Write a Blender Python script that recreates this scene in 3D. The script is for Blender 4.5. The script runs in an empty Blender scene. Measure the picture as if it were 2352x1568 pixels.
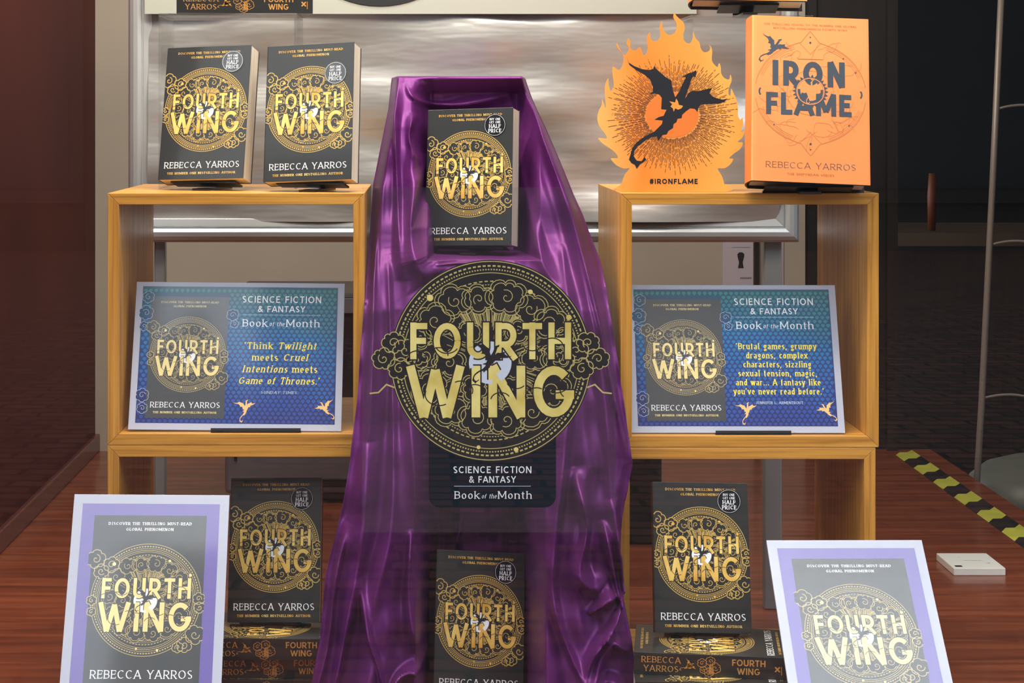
import bpy, math, random
import numpy as np
from mathutils import Matrix, Vector
from mathutils.geometry import tessellate_polygon

scene = bpy.context.scene
COL = scene.collection
PI = math.pi
R = math.radians

# ------------------------------------------------------------------ camera
FPX, VX, VY, DIST, CZ = 4150.0, 975.0, 260.0, 2.5, 0.82     # focal length in px of the 2352 px frame, vanishing point
cam_d = bpy.data.cameras.new('camera')
cam_d.sensor_width = 36.0
cam_d.lens = FPX / 2352 * 36.0
cam_d.shift_x = (1176 - VX) / 2352
cam_d.shift_y = (VY - 784) / 2352
cam_d.clip_start = 0.05
cam_d.clip_end = 300
cam = bpy.data.objects.new('camera', cam_d)
cam.location = (0, -DIST, CZ)
cam.rotation_euler = (PI / 2, 0, 0)
COL.objects.link(cam)
scene.camera = cam

# ------------------------------------------------------------------ sky
world = bpy.data.worlds.new('world')
scene.world = world
world.use_nodes = True
wt = world.node_tree
wt.nodes.clear()
w_out = wt.nodes.new('ShaderNodeOutputWorld')
w_bg = wt.nodes.new('ShaderNodeBackground')
w_tc = wt.nodes.new('ShaderNodeTexCoord')
w_no = wt.nodes.new('ShaderNodeTexNoise')
w_no.inputs['Scale'].default_value = 2.2
w_no.inputs['Detail'].default_value = 5
w_cr = wt.nodes.new('ShaderNodeValToRGB')
w_cr.color_ramp.elements[0].position = 0.35
w_cr.color_ramp.elements[0].color = (0.62, 0.72, 0.88, 1)
w_cr.color_ramp.elements[1].position = 0.68
w_cr.color_ramp.elements[1].color = (0.95, 0.98, 1.0, 1)
wt.links.new(w_tc.outputs['Generated'], w_no.inputs['Vector'])
wt.links.new(w_no.outputs['Fac'], w_cr.inputs['Fac'])
wt.links.new(w_cr.outputs['Color'], w_bg.inputs['Color'])
# overcast sky: three times as bright overhead as at the horizon
w_sp = wt.nodes.new('ShaderNodeSeparateXYZ')
w_ma = wt.nodes.new('ShaderNodeMapRange')
w_ma.inputs[1].default_value = 0.0
w_ma.inputs[2].default_value = 1.0
w_ma.inputs[3].default_value = 1.5
w_ma.inputs[4].default_value = 4.5
wt.links.new(w_tc.outputs['Generated'], w_sp.inputs[0])
wt.links.new(w_sp.outputs['Z'], w_ma.inputs[0])
wt.links.new(w_ma.outputs[0], w_bg.inputs['Strength'])
wt.links.new(w_bg.outputs['Background'], w_out.inputs['Surface'])


def area_light(name, loc, target, sx, sy, power, color):
    d = bpy.data.lights.new(name, 'AREA')
    d.shape = 'RECTANGLE'
    d.size, d.size_y = sx, sy
    d.energy = power
    d.color = color
    o = bpy.data.objects.new(name, d)
    o.location = loc
    o.rotation_euler = (Vector(target) - Vector(loc)).to_track_quat('-Z', 'Y').to_euler()
    COL.objects.link(o)
    return o


# the display window's own lamps, in its ceiling
area_light('window_lamp_front', (-0.15, -0.25, 1.75), (0.05, 0.35, 0.6), 1.3, 0.12, 24, (1.0, 0.88, 0.73))
area_light('window_lamp_middle', (-0.05, 0.18, 1.78), (0.0, 0.50, 0.8), 0.9, 0.10, 12, (1.0, 0.93, 0.83))
area_light('window_lamp_back', (0.1, 1.1, 1.78), (0.0, 1.5, 0.0), 1.2, 0.15, 12, (1.0, 0.90, 0.78))

scene.view_settings.view_transform = 'Standard'
scene.view_settings.look = 'None'
scene.view_settings.gamma = 1.0
scene.view_settings.use_curve_mapping = False
scene.view_settings.exposure = 0.3
scene.cycles.max_bounces = 10
scene.cycles.transparent_max_bounces = 24


# ------------------------------------------------------------------ helpers
def P(px, py, d):
    """picture point at distance d from the camera -> world"""
    return Vector(((px - VX) / FPX * d, d - DIST, CZ - (py - VY) / FPX * d))


def srgb(r, g, b):
    f = lambda c: (c / 255 / 12.92) if c / 255 <= 0.04045 else ((c / 255 + 0.055) / 1.055) ** 2.4
    return (f(r), f(g), f(b), 1.0)


def setprops(o, label=None, cat=None, group=None, kind=None):
    if label: o['label'] = label
    if cat: o['category'] = cat
    if group: o['group'] = group
    if kind: o['kind'] = kind
    return o


def empty(name, loc, label=None, cat=None, group=None, matrix=None):
    o = bpy.data.objects.new(name, None)
    o.empty_display_size = 0.02
    if matrix is not None:
        o.matrix_world = matrix
    else:
        o.location = loc
    COL.objects.link(o)
    return setprops(o, label, cat, group)


def mkobj(name, verts, faces, mats, parent=None, fm=None, smooth=False):
    me = bpy.data.meshes.new(name)
    me.from_pydata([tuple(v) for v in verts], [], faces)
    if not isinstance(mats, (list, tuple)):
        mats = [mats]
    for m in mats:
        me.materials.append(m)
    if fm is not None:
        me.polygons.foreach_set('material_index', fm)
    if smooth:
        me.polygons.foreach_set('use_smooth', [True] * len(me.polygons))
    me.update()
    o = bpy.data.objects.new(name, me)
    COL.objects.link(o)
    if parent is not None:
        o.parent = parent
    return o


class MB:
    """collects simple solids into one mesh"""
    def __init__(self):
        self.v, self.f, self.m = [], [], []

    def add(self, vs, fs, m=0):
        b = len(self.v)
        self.v += [tuple(x) for x in vs]
        self.f += [tuple(i + b for i in f) for f in fs]
        self.m += [m] * len(fs)

    def box(self, x0, x1, y0, y1, z0, z1, m=0, mat=None):
        vs = [(x0, y0, z0), (x1, y0, z0), (x1, y1, z0), (x0, y1, z0), (x0, y0, z1), (x1, y0, z1), (x1, y1, z1), (x0, y1, z1)]
        if mat is not None:
            vs = [mat @ Vector(v) for v in vs]
        self.add(vs, [(0, 3, 2, 1), (4, 5, 6, 7), (0, 1, 5, 4), (1, 2, 6, 5), (2, 3, 7, 6), (3, 0, 4, 7)], m)
        return self

    def prism(self, prof, x0, x1, m=0):
        """profile [(y,z)] swept along x"""
        n = len(prof)
        vs = [(x0, y, z) for y, z in prof] + [(x1, y, z) for y, z in prof]
        fs = [(i, (i + 1) % n, (i + 1) % n + n, i + n) for i in range(n)]
        fs += [tuple(range(n))[::-1], tuple(range(n, 2 * n))]
        self.add(vs, fs, m)
        return self

    def bar(self, p, q, th, x0, x1, m=0):
        """flat bar between two (y,z) points, wide along x"""
        p, q = Vector(p), Vector(q)
        n = (q - p).normalized()
        n = Vector((-n.y, n.x)) * th / 2
        self.prism([p + n, p - n, q - n, q + n], x0, x1, m)
        return self

    def tube(self, pts, r, seg=10, m=0, cap=True):
        pts = [Vector(p) for p in pts]
        rings = []
        for i, p in enumerate(pts):
            t = (pts[min(i + 1, len(pts) - 1)] - pts[max(i - 1, 0)]).normalized()
            a = t.cross(Vector((0, 1, 0.01)))
            if a.length < 1e-3: a = t.cross(Vector((1, 0, 0)))
            a.normalize()
            b = t.cross(a)
            rr = r[i] if isinstance(r, (list, tuple)) else r
            rings.append([p + (a * math.cos(2 * PI * k / seg) + b * math.sin(2 * PI * k / seg)) * rr for k in range(seg)])
        vs = [v for rg in rings for v in rg]
        fs = []
        for i in range(len(pts) - 1):
            for k in range(seg):
                fs.append((i * seg + k, i * seg + (k + 1) % seg, (i + 1) * seg + (k + 1) % seg, (i + 1) * seg + k))
        if cap:
            fs += [tuple(range(seg))[::-1], tuple(range((len(pts) - 1) * seg, len(pts) * seg))]
        self.add(vs, fs, m)
        return self

    def lathe(self, prof, seg=32, c=(0, 0, 0), m=0):
        vs = [(c[0] + r * math.cos(2 * PI * k / seg), c[1] + r * math.sin(2 * PI * k / seg), c[2] + z) for r, z in prof for k in range(seg)]
        fs = []
        for i in range(len(prof) - 1):
            for k in range(seg):
                fs.append((i * seg + k, i * seg + (k + 1) % seg, (i + 1) * seg + (k + 1) % seg, (i + 1) * seg + k))
        self.add(vs, fs, m)
        return self

    def build(self, name, mats, parent=None, smooth=False, bevel=0):
        o = mkobj(name, self.v, self.f, mats, parent, self.m, smooth)
        if bevel:
            b = o.modifiers.new('bevel', 'BEVEL')
            b.width = bevel
            b.segments = 2
            b.limit_method = 'ANGLE'
        return o


# ------------------------------------------------------------------ materials
def mat_basic(name, col, rough=0.5, metal=0.0, spec=0.5, coat=0.0, sheen=0.0):
    m = bpy.data.materials.new(name)
    m.use_nodes = True
    b = m.node_tree.nodes['Principled BSDF']
    b.inputs['Base Color'].default_value = col
    b.inputs['Roughness'].default_value = rough
    b.inputs['Metallic'].default_value = metal
    b.inputs['Specular IOR Level'].default_value = spec
    b.inputs['Coat Weight'].default_value = coat
    b.inputs['Coat Roughness'].default_value = 0.06
    b.inputs['Coat IOR'].default_value = 1.6
    b.inputs['Sheen Weight'].default_value = sheen
    return m


def tex_mat(name, cols, scale=(1, 1, 1), nscale=5.0, detail=5, pos=(0.3, 0.7), rough=0.5, metal=0.0, bump=0.0,
            coat=0.0, spec=0.5, distort=0.0, coord='Object', sheen=0.0, bscale=None):
    m = mat_basic(name, cols[0], rough, metal, spec, coat, sheen)
    t = m.node_tree
    b = t.nodes['Principled BSDF']
    tc = t.nodes.new('ShaderNodeTexCoord')
    mp = t.nodes.new('ShaderNodeMapping')
    mp.inputs['Scale'].default_value = scale
    no = t.nodes.new('ShaderNodeTexNoise')
    no.inputs['Scale'].default_value = nscale
    no.inputs['Detail'].default_value = detail
    no.inputs['Distortion'].default_value = distort
    cr = t.nodes.new('ShaderNodeValToRGB')
    el = cr.color_ramp.elements
    while len(el) < len(cols): el.new(0.5)
    for i, c in enumerate(cols):
        el[i].position = pos[0] + (pos[1] - pos[0]) * i / (len(cols) - 1)
        el[i].color = c
    t.links.new(tc.outputs[coord], mp.inputs['Vector'])
    t.links.new(mp.outputs['Vector'], no.inputs['Vector'])
    t.links.new(no.outputs['Fac'], cr.inputs['Fac'])
    t.links.new(cr.outputs['Color'], b.inputs['Base Color'])
    if bump:
        bp = t.nodes.new('ShaderNodeBump')
        bp.inputs['Strength'].default_value = bump
        bp.inputs['Distance'].default_value = 0.01
        src = no
        if bscale:
            src = t.nodes.new('ShaderNodeTexNoise')
            src.inputs['Scale'].default_value = bscale
            src.inputs['Detail'].default_value = 3
            t.links.new(mp.outputs['Vector'], src.inputs['Vector'])
        t.links.new(src.outputs['Fac'], bp.inputs['Height'])
        t.links.new(bp.outputs['Normal'], b.inputs['Normal'])
    return m


OAK = [srgb(158, 104, 38), srgb(196, 138, 56), srgb(212, 156, 72)]
M = {}
M['oak_h'] = tex_mat('oak_horizontal', OAK, (1.2, 30, 45), 4, 6, (0.28, 0.7), 0.38, bump=0.05, distort=0.4)
M['oak_v'] = tex_mat('oak_vertical', OAK, (45, 30, 1.2), 4, 6, (0.28, 0.7), 0.38, bump=0.05, distort=0.4)
M['oak_d'] = tex_mat('oak_deep', OAK, (30, 1.2, 30), 4, 6, (0.28, 0.7), 0.38, bump=0.05, distort=0.4)
M['cover_black'] = mat_basic('cover_black', srgb(34, 35, 34), 0.38, spec=0.5, coat=0.25)
M['pages'] = tex_mat('pages', [srgb(196, 182, 160), srgb(232, 222, 204)], (400, 400, 2), 3, 2, (0.35, 0.65), 0.8)
M['pages_flat'] = tex_mat('pages_top', [srgb(196, 182, 160), srgb(232, 222, 204)], (2, 400, 2), 3, 2, (0.35, 0.65), 0.8)
M['gold'] = tex_mat('gold_foil', [srgb(214, 160, 62), srgb(246, 212, 120)], (1, 1, 1), 25, 3, (0.35, 0.65), 0.34, metal=0.15, spec=0.6)
M['gold_print'] = tex_mat('gold_ink', [srgb(214, 188, 96), srgb(240, 222, 140)], (1, 1, 1), 30, 3, (0.35, 0.65), 0.4, spec=0.4)
M['gold_line'] = mat_basic('gold_line_ink', srgb(206, 172, 92), 0.4, metal=0.3)
M['sign_line'] = mat_basic('sign_line_ink', srgb(196, 178, 110), 0.5)
M['copper_print'] = mat_basic('copper_ink', srgb(206, 148, 76), 0.4, metal=0.3)
M['white_ink'] = mat_basic('white_ink', srgb(236, 238, 240), 0.5)
M['black_ink'] = mat_basic('black_ink', srgb(24, 26, 34), 0.4, coat=0.2)
M['navy_ink'] = mat_basic('navy_ink', srgb(46, 54, 66), 0.45)
M['sticker'] = mat_basic('sticker_film', srgb(20, 20, 26), 0.18, spec=0.6, coat=0.6)
M['black_plastic'] = mat_basic('black_plastic', srgb(26, 22, 22), 0.3)
M['white_card'] = mat_basic('white_card', srgb(176, 180, 197), 0.35, coat=0.4)
M['white_plain'] = mat_basic('white_plastic', srgb(226, 226, 220), 0.4)
M['purple_print'] = mat_basic('purple_print', srgb(98, 82, 160), 0.35, spec=0.9, coat=1.0)
M['purple_print2'] = mat_basic('cover_picture_print', srgb(44, 46, 48), 0.35, spec=0.9, coat=1.0)
M['gloss_gold'] = mat_basic('gold_print_glossy', srgb(236, 214, 140), 0.35, spec=0.9, coat=1.0)
M['gloss_line'] = mat_basic('line_print_glossy', srgb(190, 170, 110), 0.35, spec=0.9, coat=1.0)
M['gloss_white'] = mat_basic('white_print_glossy', srgb(236, 238, 240), 0.35, spec=0.9, coat=1.0)
M['copper'] = tex_mat('copper_jacket', [srgb(226, 128, 66), srgb(238, 148, 84)], (1, 1, 1), 3, 2, (0.3, 0.7), 0.36, metal=0.45, spec=0.5)
M['copper_line'] = mat_basic('copper_line_ink', srgb(168, 98, 50), 0.45, metal=0.2)
M['board_black'] = mat_basic('hardcover_board', srgb(28, 20, 20), 0.5)
M['alu'] = mat_basic('brushed_aluminium', srgb(196, 200, 202), 0.34, metal=0.55)
M['alu_leg'] = mat_basic('aluminium_leg', srgb(150, 156, 158), 0.4, metal=0.4)
M['silver'] = tex_mat('silver_paper', [srgb(170, 169, 167), srgb(212, 211, 209)], (0.6, 1, 3), 6, 5, (0.3, 0.7), 0.34, metal=0.68,
                      bump=0.4, bscale=7)
M['grey_card'] = mat_basic('grey_card', srgb(158, 160, 152), 0.6)
M['wall_beige'] = tex_mat('beige_wall_paint', [srgb(168, 158, 146), srgb(178, 168, 154)], (1, 1, 1), 3, 4, (0.3, 0.7), 0.7)
M['wall_red'] = tex_mat('dark_red_panel', [srgb(66, 20, 16), srgb(80, 27, 21)], (1, 1, 1), 2, 4, (0.3, 0.7), 0.6, spec=0.12)
M['base_red'] = mat_basic('dark_red_skirting', srgb(84, 42, 36), 0.3)
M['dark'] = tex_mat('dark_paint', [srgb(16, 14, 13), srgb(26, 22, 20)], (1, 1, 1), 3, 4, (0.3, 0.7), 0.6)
M['dark_wood'] = tex_mat('dark_wood', [srgb(20, 15, 12), srgb(34, 26, 21)], (30, 30, 1.5), 3, 5, (0.3, 0.7), 0.5)
M['ceiling'] = mat_basic('ceiling_paint', srgb(150, 140, 130), 0.8)
M['floor'] = tex_mat('red_brown_laminate', [srgb(86, 38, 20), srgb(122, 58, 32), srgb(150, 80, 46)], (1.1, 14, 1), 3.2, 7, (0.25, 0.75), 0.3,
                     bump=0.02, distort=0.6, coat=0.2)
M['grey_plastic'] = mat_basic('grey_plastic', srgb(124, 124, 130), 0.4)
M['dark_plastic'] = mat_basic('dark_grey_plastic', srgb(44, 43, 44), 0.4)
M['bin_grey'] = mat_basic('pale_grey_plastic', srgb(92, 97, 88), 0.4)
M['pole'] = mat_basic('pale_metal_pole', srgb(150, 140, 132), 0.4, metal=0.3)
M['tape_yellow'] = tex_mat('yellow_tape', [srgb(186, 190, 60), srgb(214, 214, 92)], (1, 1, 1), 20, 4, (0.3, 0.7), 0.4)
M['tape_black'] = mat_basic('black_tape', srgb(26, 26, 28), 0.35)
M['orange_handle'] = mat_basic('orange_plastic', srgb(120, 54, 18), 0.5)
M['satin'] = tex_mat('purple_satin', [srgb(76, 26, 82), srgb(96, 38, 100)], (1, 1, 1), 9, 4, (0.3, 0.7), 0.36, metal=0.22, spec=0.34, sheen=0.0,
                     bump=0.05, bscale=30)
M['satin'].node_tree.nodes['Principled BSDF'].inputs['Specular Tint'].default_value = (0.80, 0.42, 0.86, 1)
M['poster_dragon'] = mat_basic('pale_orange_print', srgb(246, 190, 120), 0.35, coat=0.8)
M['yellow_print'] = mat_basic('yellow_print', srgb(236, 214, 60), 0.35, coat=0.8)
M['rule_print'] = mat_basic('white_line_print', srgb(190, 206, 226), 0.35, coat=0.8)


def mat_glass(name, tint=(1, 1, 1, 1), rough=0.0, ior=1.5, haze=0.0, hcol=(0.2, 0.2, 0.2, 1), boost=1.0):
    m = bpy.data.materials.new(name)
    m.use_nodes = True
    t = m.node_tree
    t.nodes.clear()
    out = t.nodes.new('ShaderNodeOutputMaterial')
    mix = t.nodes.new('ShaderNodeMixShader')
    tr = t.nodes.new('ShaderNodeBsdfTransparent')
    tr.inputs['Color'].default_value = tint
    gl = t.nodes.new('ShaderNodeBsdfGlossy')
    gl.inputs['Roughness'].default_value = rough
    # Schlick reflectance of a thin sheet, the same from both sides
    f0 = ((ior - 1) / (ior + 1)) ** 2
    lw = t.nodes.new('ShaderNodeLayerWeight')
    lw.inputs['Blend'].default_value = 0.5
    pw = t.nodes.new('ShaderNodeMath')
    pw.operation = 'POWER'
    pw.inputs[1].default_value = 5
    mul = t.nodes.new('ShaderNodeMath')
    mul.operation = 'MULTIPLY_ADD'
    mul.use_clamp = True
    mul.inputs[1].default_value = (1 - f0) * .8
    mul.inputs[2].default_value = f0 * boost
    t.links.new(lw.outputs['Facing'], pw.inputs[0])
    t.links.new(pw.outputs[0], mul.inputs[0])
    t.links.new(mul.outputs[0], mix.inputs[0])
    t.links.new(tr.outputs[0], mix.inputs[1])
    t.links.new(gl.outputs[0], mix.inputs[2])
    last = mix
    if haze:
        df = t.nodes.new('ShaderNodeBsdfDiffuse')
        df.inputs['Color'].default_value = hcol
        mx = t.nodes.new('ShaderNodeMixShader')
        mx.inputs[0].default_value = haze
        t.links.new(mix.outputs[0], mx.inputs[1])
        t.links.new(df.outputs[0], mx.inputs[2])
        last = mx
    t.links.new(last.outputs[0], out.inputs['Surface'])
    return m


M['glass'] = mat_glass('window_glass', (0.985, 0.99, 0.985, 1), 0.0, 1.45)
M['film'] = mat_glass('clear_film', (0.97, 0.97, 0.97, 1), 0.1, 1.3, haze=0.022, hcol=(0.35, 0.35, 0.36, 1))
M['tablet'] = mat_glass('dark_tinted_film', (0.1, 0.1, 0.12, 1), 0.15, 1.3, haze=0.84, hcol=srgb(20, 32, 42))
M['acrylic'] = mat_glass('clear_acrylic', (0.985, 0.99, 0.985, 1), 0.02, 1.45, haze=0.012, hcol=(0.6, 0.6, 0.6, 1), boost=1.2)
M['sleeve'] = mat_glass('plastic_sleeve', (0.99, 0.99, 0.99, 1), 0.03, 1.45, boost=.62)
M['sign_black'] = mat_basic('sign_black_print', srgb(22, 25, 28), 0.5)


def mat_gradient(name, stops, axis='X', rough=0.35, coat=0.8, noise=0.25, lo=0.0, hi=1.0, metal=0.0, nsc=18):
    """a printed colour gradient that belongs to the sheet"""
    m = mat_basic(name, stops[0][1], rough, metal=metal, coat=coat)
    t = m.node_tree
    b = t.nodes['Principled BSDF']
    tc = t.nodes.new('ShaderNodeTexCoord')
    sp = t.nodes.new('ShaderNodeSeparateXYZ')
    mr = t.nodes.new('ShaderNodeMapRange')
    mr.inputs[1].default_value = lo
    mr.inputs[2].default_value = hi
    no = t.nodes.new('ShaderNodeTexNoise')
    no.inputs['Scale'].default_value = nsc
    no.inputs['Detail'].default_value = 2
    ad = t.nodes.new('ShaderNodeMath')
    ad.operation = 'MULTIPLY_ADD'
    ad.inputs[1].default_value = noise
    cr = t.nodes.new('ShaderNodeValToRGB')
    el = cr.color_ramp.elements
    while len(el) < len(stops): el.new(0.5)
    for i, (p, c) in enumerate(stops):
        el[i].position = p
        el[i].color = c
    t.links.new(tc.outputs['Object'], sp.inputs[0])
    t.links.new(tc.outputs['Object'], no.inputs['Vector'])
    t.links.new(sp.outputs[axis], mr.inputs[0])
    t.links.new(no.outputs['Fac'], ad.inputs[0])
    t.links.new(mr.outputs[0], ad.inputs[2])
    t.links.new(ad.outputs[0], cr.inputs['Fac'])
    t.links.new(cr.outputs['Color'], b.inputs['Base Color'])
    return m


M['blue_dark'] = mat_gradient('blue_purple_print', [(0.05, srgb(30, 28, 86)), (0.4, srgb(26, 42, 104)), (0.7, srgb(14, 66, 116)), (1.0, srgb(20, 84, 108))],
                              'Z', lo=0.0, hi=0.235, noise=0.25, nsc=12)
M['blue_light'] = mat_gradient('blue_scale_print', [(0.05, srgb(42, 50, 128)), (0.4, srgb(32, 72, 152)), (0.7, srgb(12, 110, 172)), (1.0, srgb(44, 132, 132))],
                               'Z', lo=0.0, hi=0.235, noise=0.4, nsc=12)
M['flame'] = mat_gradient('flame_print', [(0.1, srgb(248, 196, 110)), (0.45, srgb(238, 138, 50)), (0.8, srgb(240, 160, 70)), (1.0, srgb(248, 178, 84))],
                          'X', rough=0.4, coat=0.1, lo=-0.11, hi=0.11, noise=0.35, nsc=9, metal=0.2)
M['flame_sun'] = mat_basic('orange_disc_print', srgb(234, 126, 52), 0.4, metal=0.2)
M['flame_ray'] = mat_basic('brown_ray_print', srgb(110, 58, 30), 0.45)


# ------------------------------------------------------------------ flat print (ink) builder
LAYER = 0.00006


class Ink:
    def __init__(self, clip=None):
        self.v, self.f, self.m, self.mats = [], [], [], []
        self.clip = clip
        self.k = 0
        self.T = (1.0, 0.0, 0.0)          # scale, dx, dy

    def mi(self, m):
        if m not in self.mats: self.mats.append(m)
        return self.mats.index(m)

    def poly(self, pts, m, layer=1):
        s, dx, dy = self.T
        pts = [(p[0] * s + dx, p[1] * s + dy) for p in pts]
        if self.clip:
            x0, x1, y0, y1 = self.clip
            for ax, lim, sg in ((0, x0, 1), (0, x1, -1), (1, y0, 1), (1, y1, -1)):
                out = []
                n = len(pts)
                for i in range(n):
                    a, b = pts[i], pts[(i + 1) % n]
                    da, db = (a[ax] - lim) * sg, (b[ax] - lim) * sg
                    if da >= 0: out.append(a)
                    if (da >= 0) != (db >= 0):
                        k = da / (da - db)
                        out.append((a[0] + (b[0] - a[0]) * k, a[1] + (b[1] - a[1]) * k))
                pts = out
                if len(pts) < 3: return
        b = len(self.v)
        y = -layer * LAYER
        self.v += [(p[0], y, p[1]) for p in pts]
        self.f.append(tuple(range(b, b + len(pts))))
        self.m.append(self.mi(m))

    def fill(self, pts, m, layer=1):
        """any simple outline"""
        tri = tessellate_polygon([[Vector((p[0], p[1], 0)) for p in pts]])
        for t in tri:
            q = [pts[i] for i in t]
            ar = (q[1][0] - q[0][0]) * (q[2][1] - q[0][1]) - (q[2][0] - q[0][0]) * (q[1][1] - q[0][1])
            if ar < 0: q = q[::-1]
            self.poly(q, m, layer)

    def rect(self, x0, x1, y0, y1, m, layer=1):
        self.poly([(x0, y0), (x1, y0), (x1, y1), (x0, y1)], m, layer)

    def disc(self, cx, cy, r, m, layer=1, n=40, ry=None):
        ry = ry or r
        c = (cx, cy)
        p = [(cx + r * math.cos(2 * PI * i / n), cy + ry * math.sin(2 * PI * i / n)) for i in range(n)]
        for i in range(n):
            self.poly([c, p[i], p[(i + 1) % n]], m, layer)

    def ribbon(self, pts, w, m, layer=1, closed=False, wf=None):
        self.k = (self.k + 1) % 13
        layer = layer + self.k * .06
        n = len(pts)
        L, Rr = [], []
        for i in range(n):
            if closed:
                a, b = pts[i - 1], pts[(i + 1) % n]
            else:
                a, b = pts[max(i - 1, 0)], pts[min(i + 1, n - 1)]
            c = pts[i]
            d1 = (c[0] - a[0], c[1] - a[1])
            d2 = (b[0] - c[0], b[1] - c[1])
            l1, l2 = math.hypot(*d1), math.hypot(*d2)
            if l1 < 1e-9: d1, l1 = d2, l2
            if l2 < 1e-9: d2, l2 = d1, l1
            if l1 < 1e-9: continue
            n1 = (-d1[1] / l1, d1[0] / l1)
            n2 = (-d2[1] / l2, d2[0] / l2)
            nx, ny = n1[0] + n2[0], n1[1] + n2[1]
            ll = math.hypot(nx, ny)
            if ll < 0.3: nx, ny, ll = n1[0], n1[1], 1
            nx, ny = nx / ll, ny / ll
            k = 1 / max(0.45, nx * n1[0] + ny * n1[1])
            ww = w if wf is None else wf(math.atan2(d1[1] + d2[1], d1[0] + d2[0]))
            h = ww / 2 * k
            L.append((c[0] + nx * h, c[1] + ny * h))
            Rr.append((c[0] - nx * h, c[1] - ny * h))
        n = len(L)
        for i in range(n if closed else n - 1):
            j = (i + 1) % n
            self.poly([Rr[i], Rr[j], L[j], L[i]], m, layer)

    def ring(self, cx, cy, r, w, m, layer=1, n=90, dash=0, duty=0.6, a0=0, a1=2 * PI):
        if not dash:
            k = max(3, int(n * (a1 - a0) / (2 * PI)))
            full = abs(a1 - a0 - 2 * PI) < 1e-6
            pts = [(cx + r * math.cos(a0 + (a1 - a0) * i / k), cy + r * math.sin(a0 + (a1 - a0) * i / k)) for i in range(k if full else k + 1)]
            self.ribbon(pts, w, m, layer, closed=full)
        else:
            for i in range(dash):
                b0 = 2 * PI * i / dash
                b1 = b0 + 2 * PI / dash * duty
                q = [(r - w / 2, b0), (r + w / 2, b0), (r + w / 2, b1), (r - w / 2, b1)]
                self.poly([(cx + a * math.cos(t), cy + a * math.sin(t)) for a, t in q][::-1][::-1], m, layer)

    def build(self, name, parent=None, kind=None):
        o = mkobj(name, self.v, self.f, self.mats, parent, self.m)
        return o


def arc(cx, cy, rx, ry, a0, a1, n=10):
    return [(cx + rx * math.cos(R(a0 + (a1 - a0) * i / n)), cy + ry * math.sin(R(a0 + (a1 - a0) * i / n))) for i in range(n + 1)]


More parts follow.
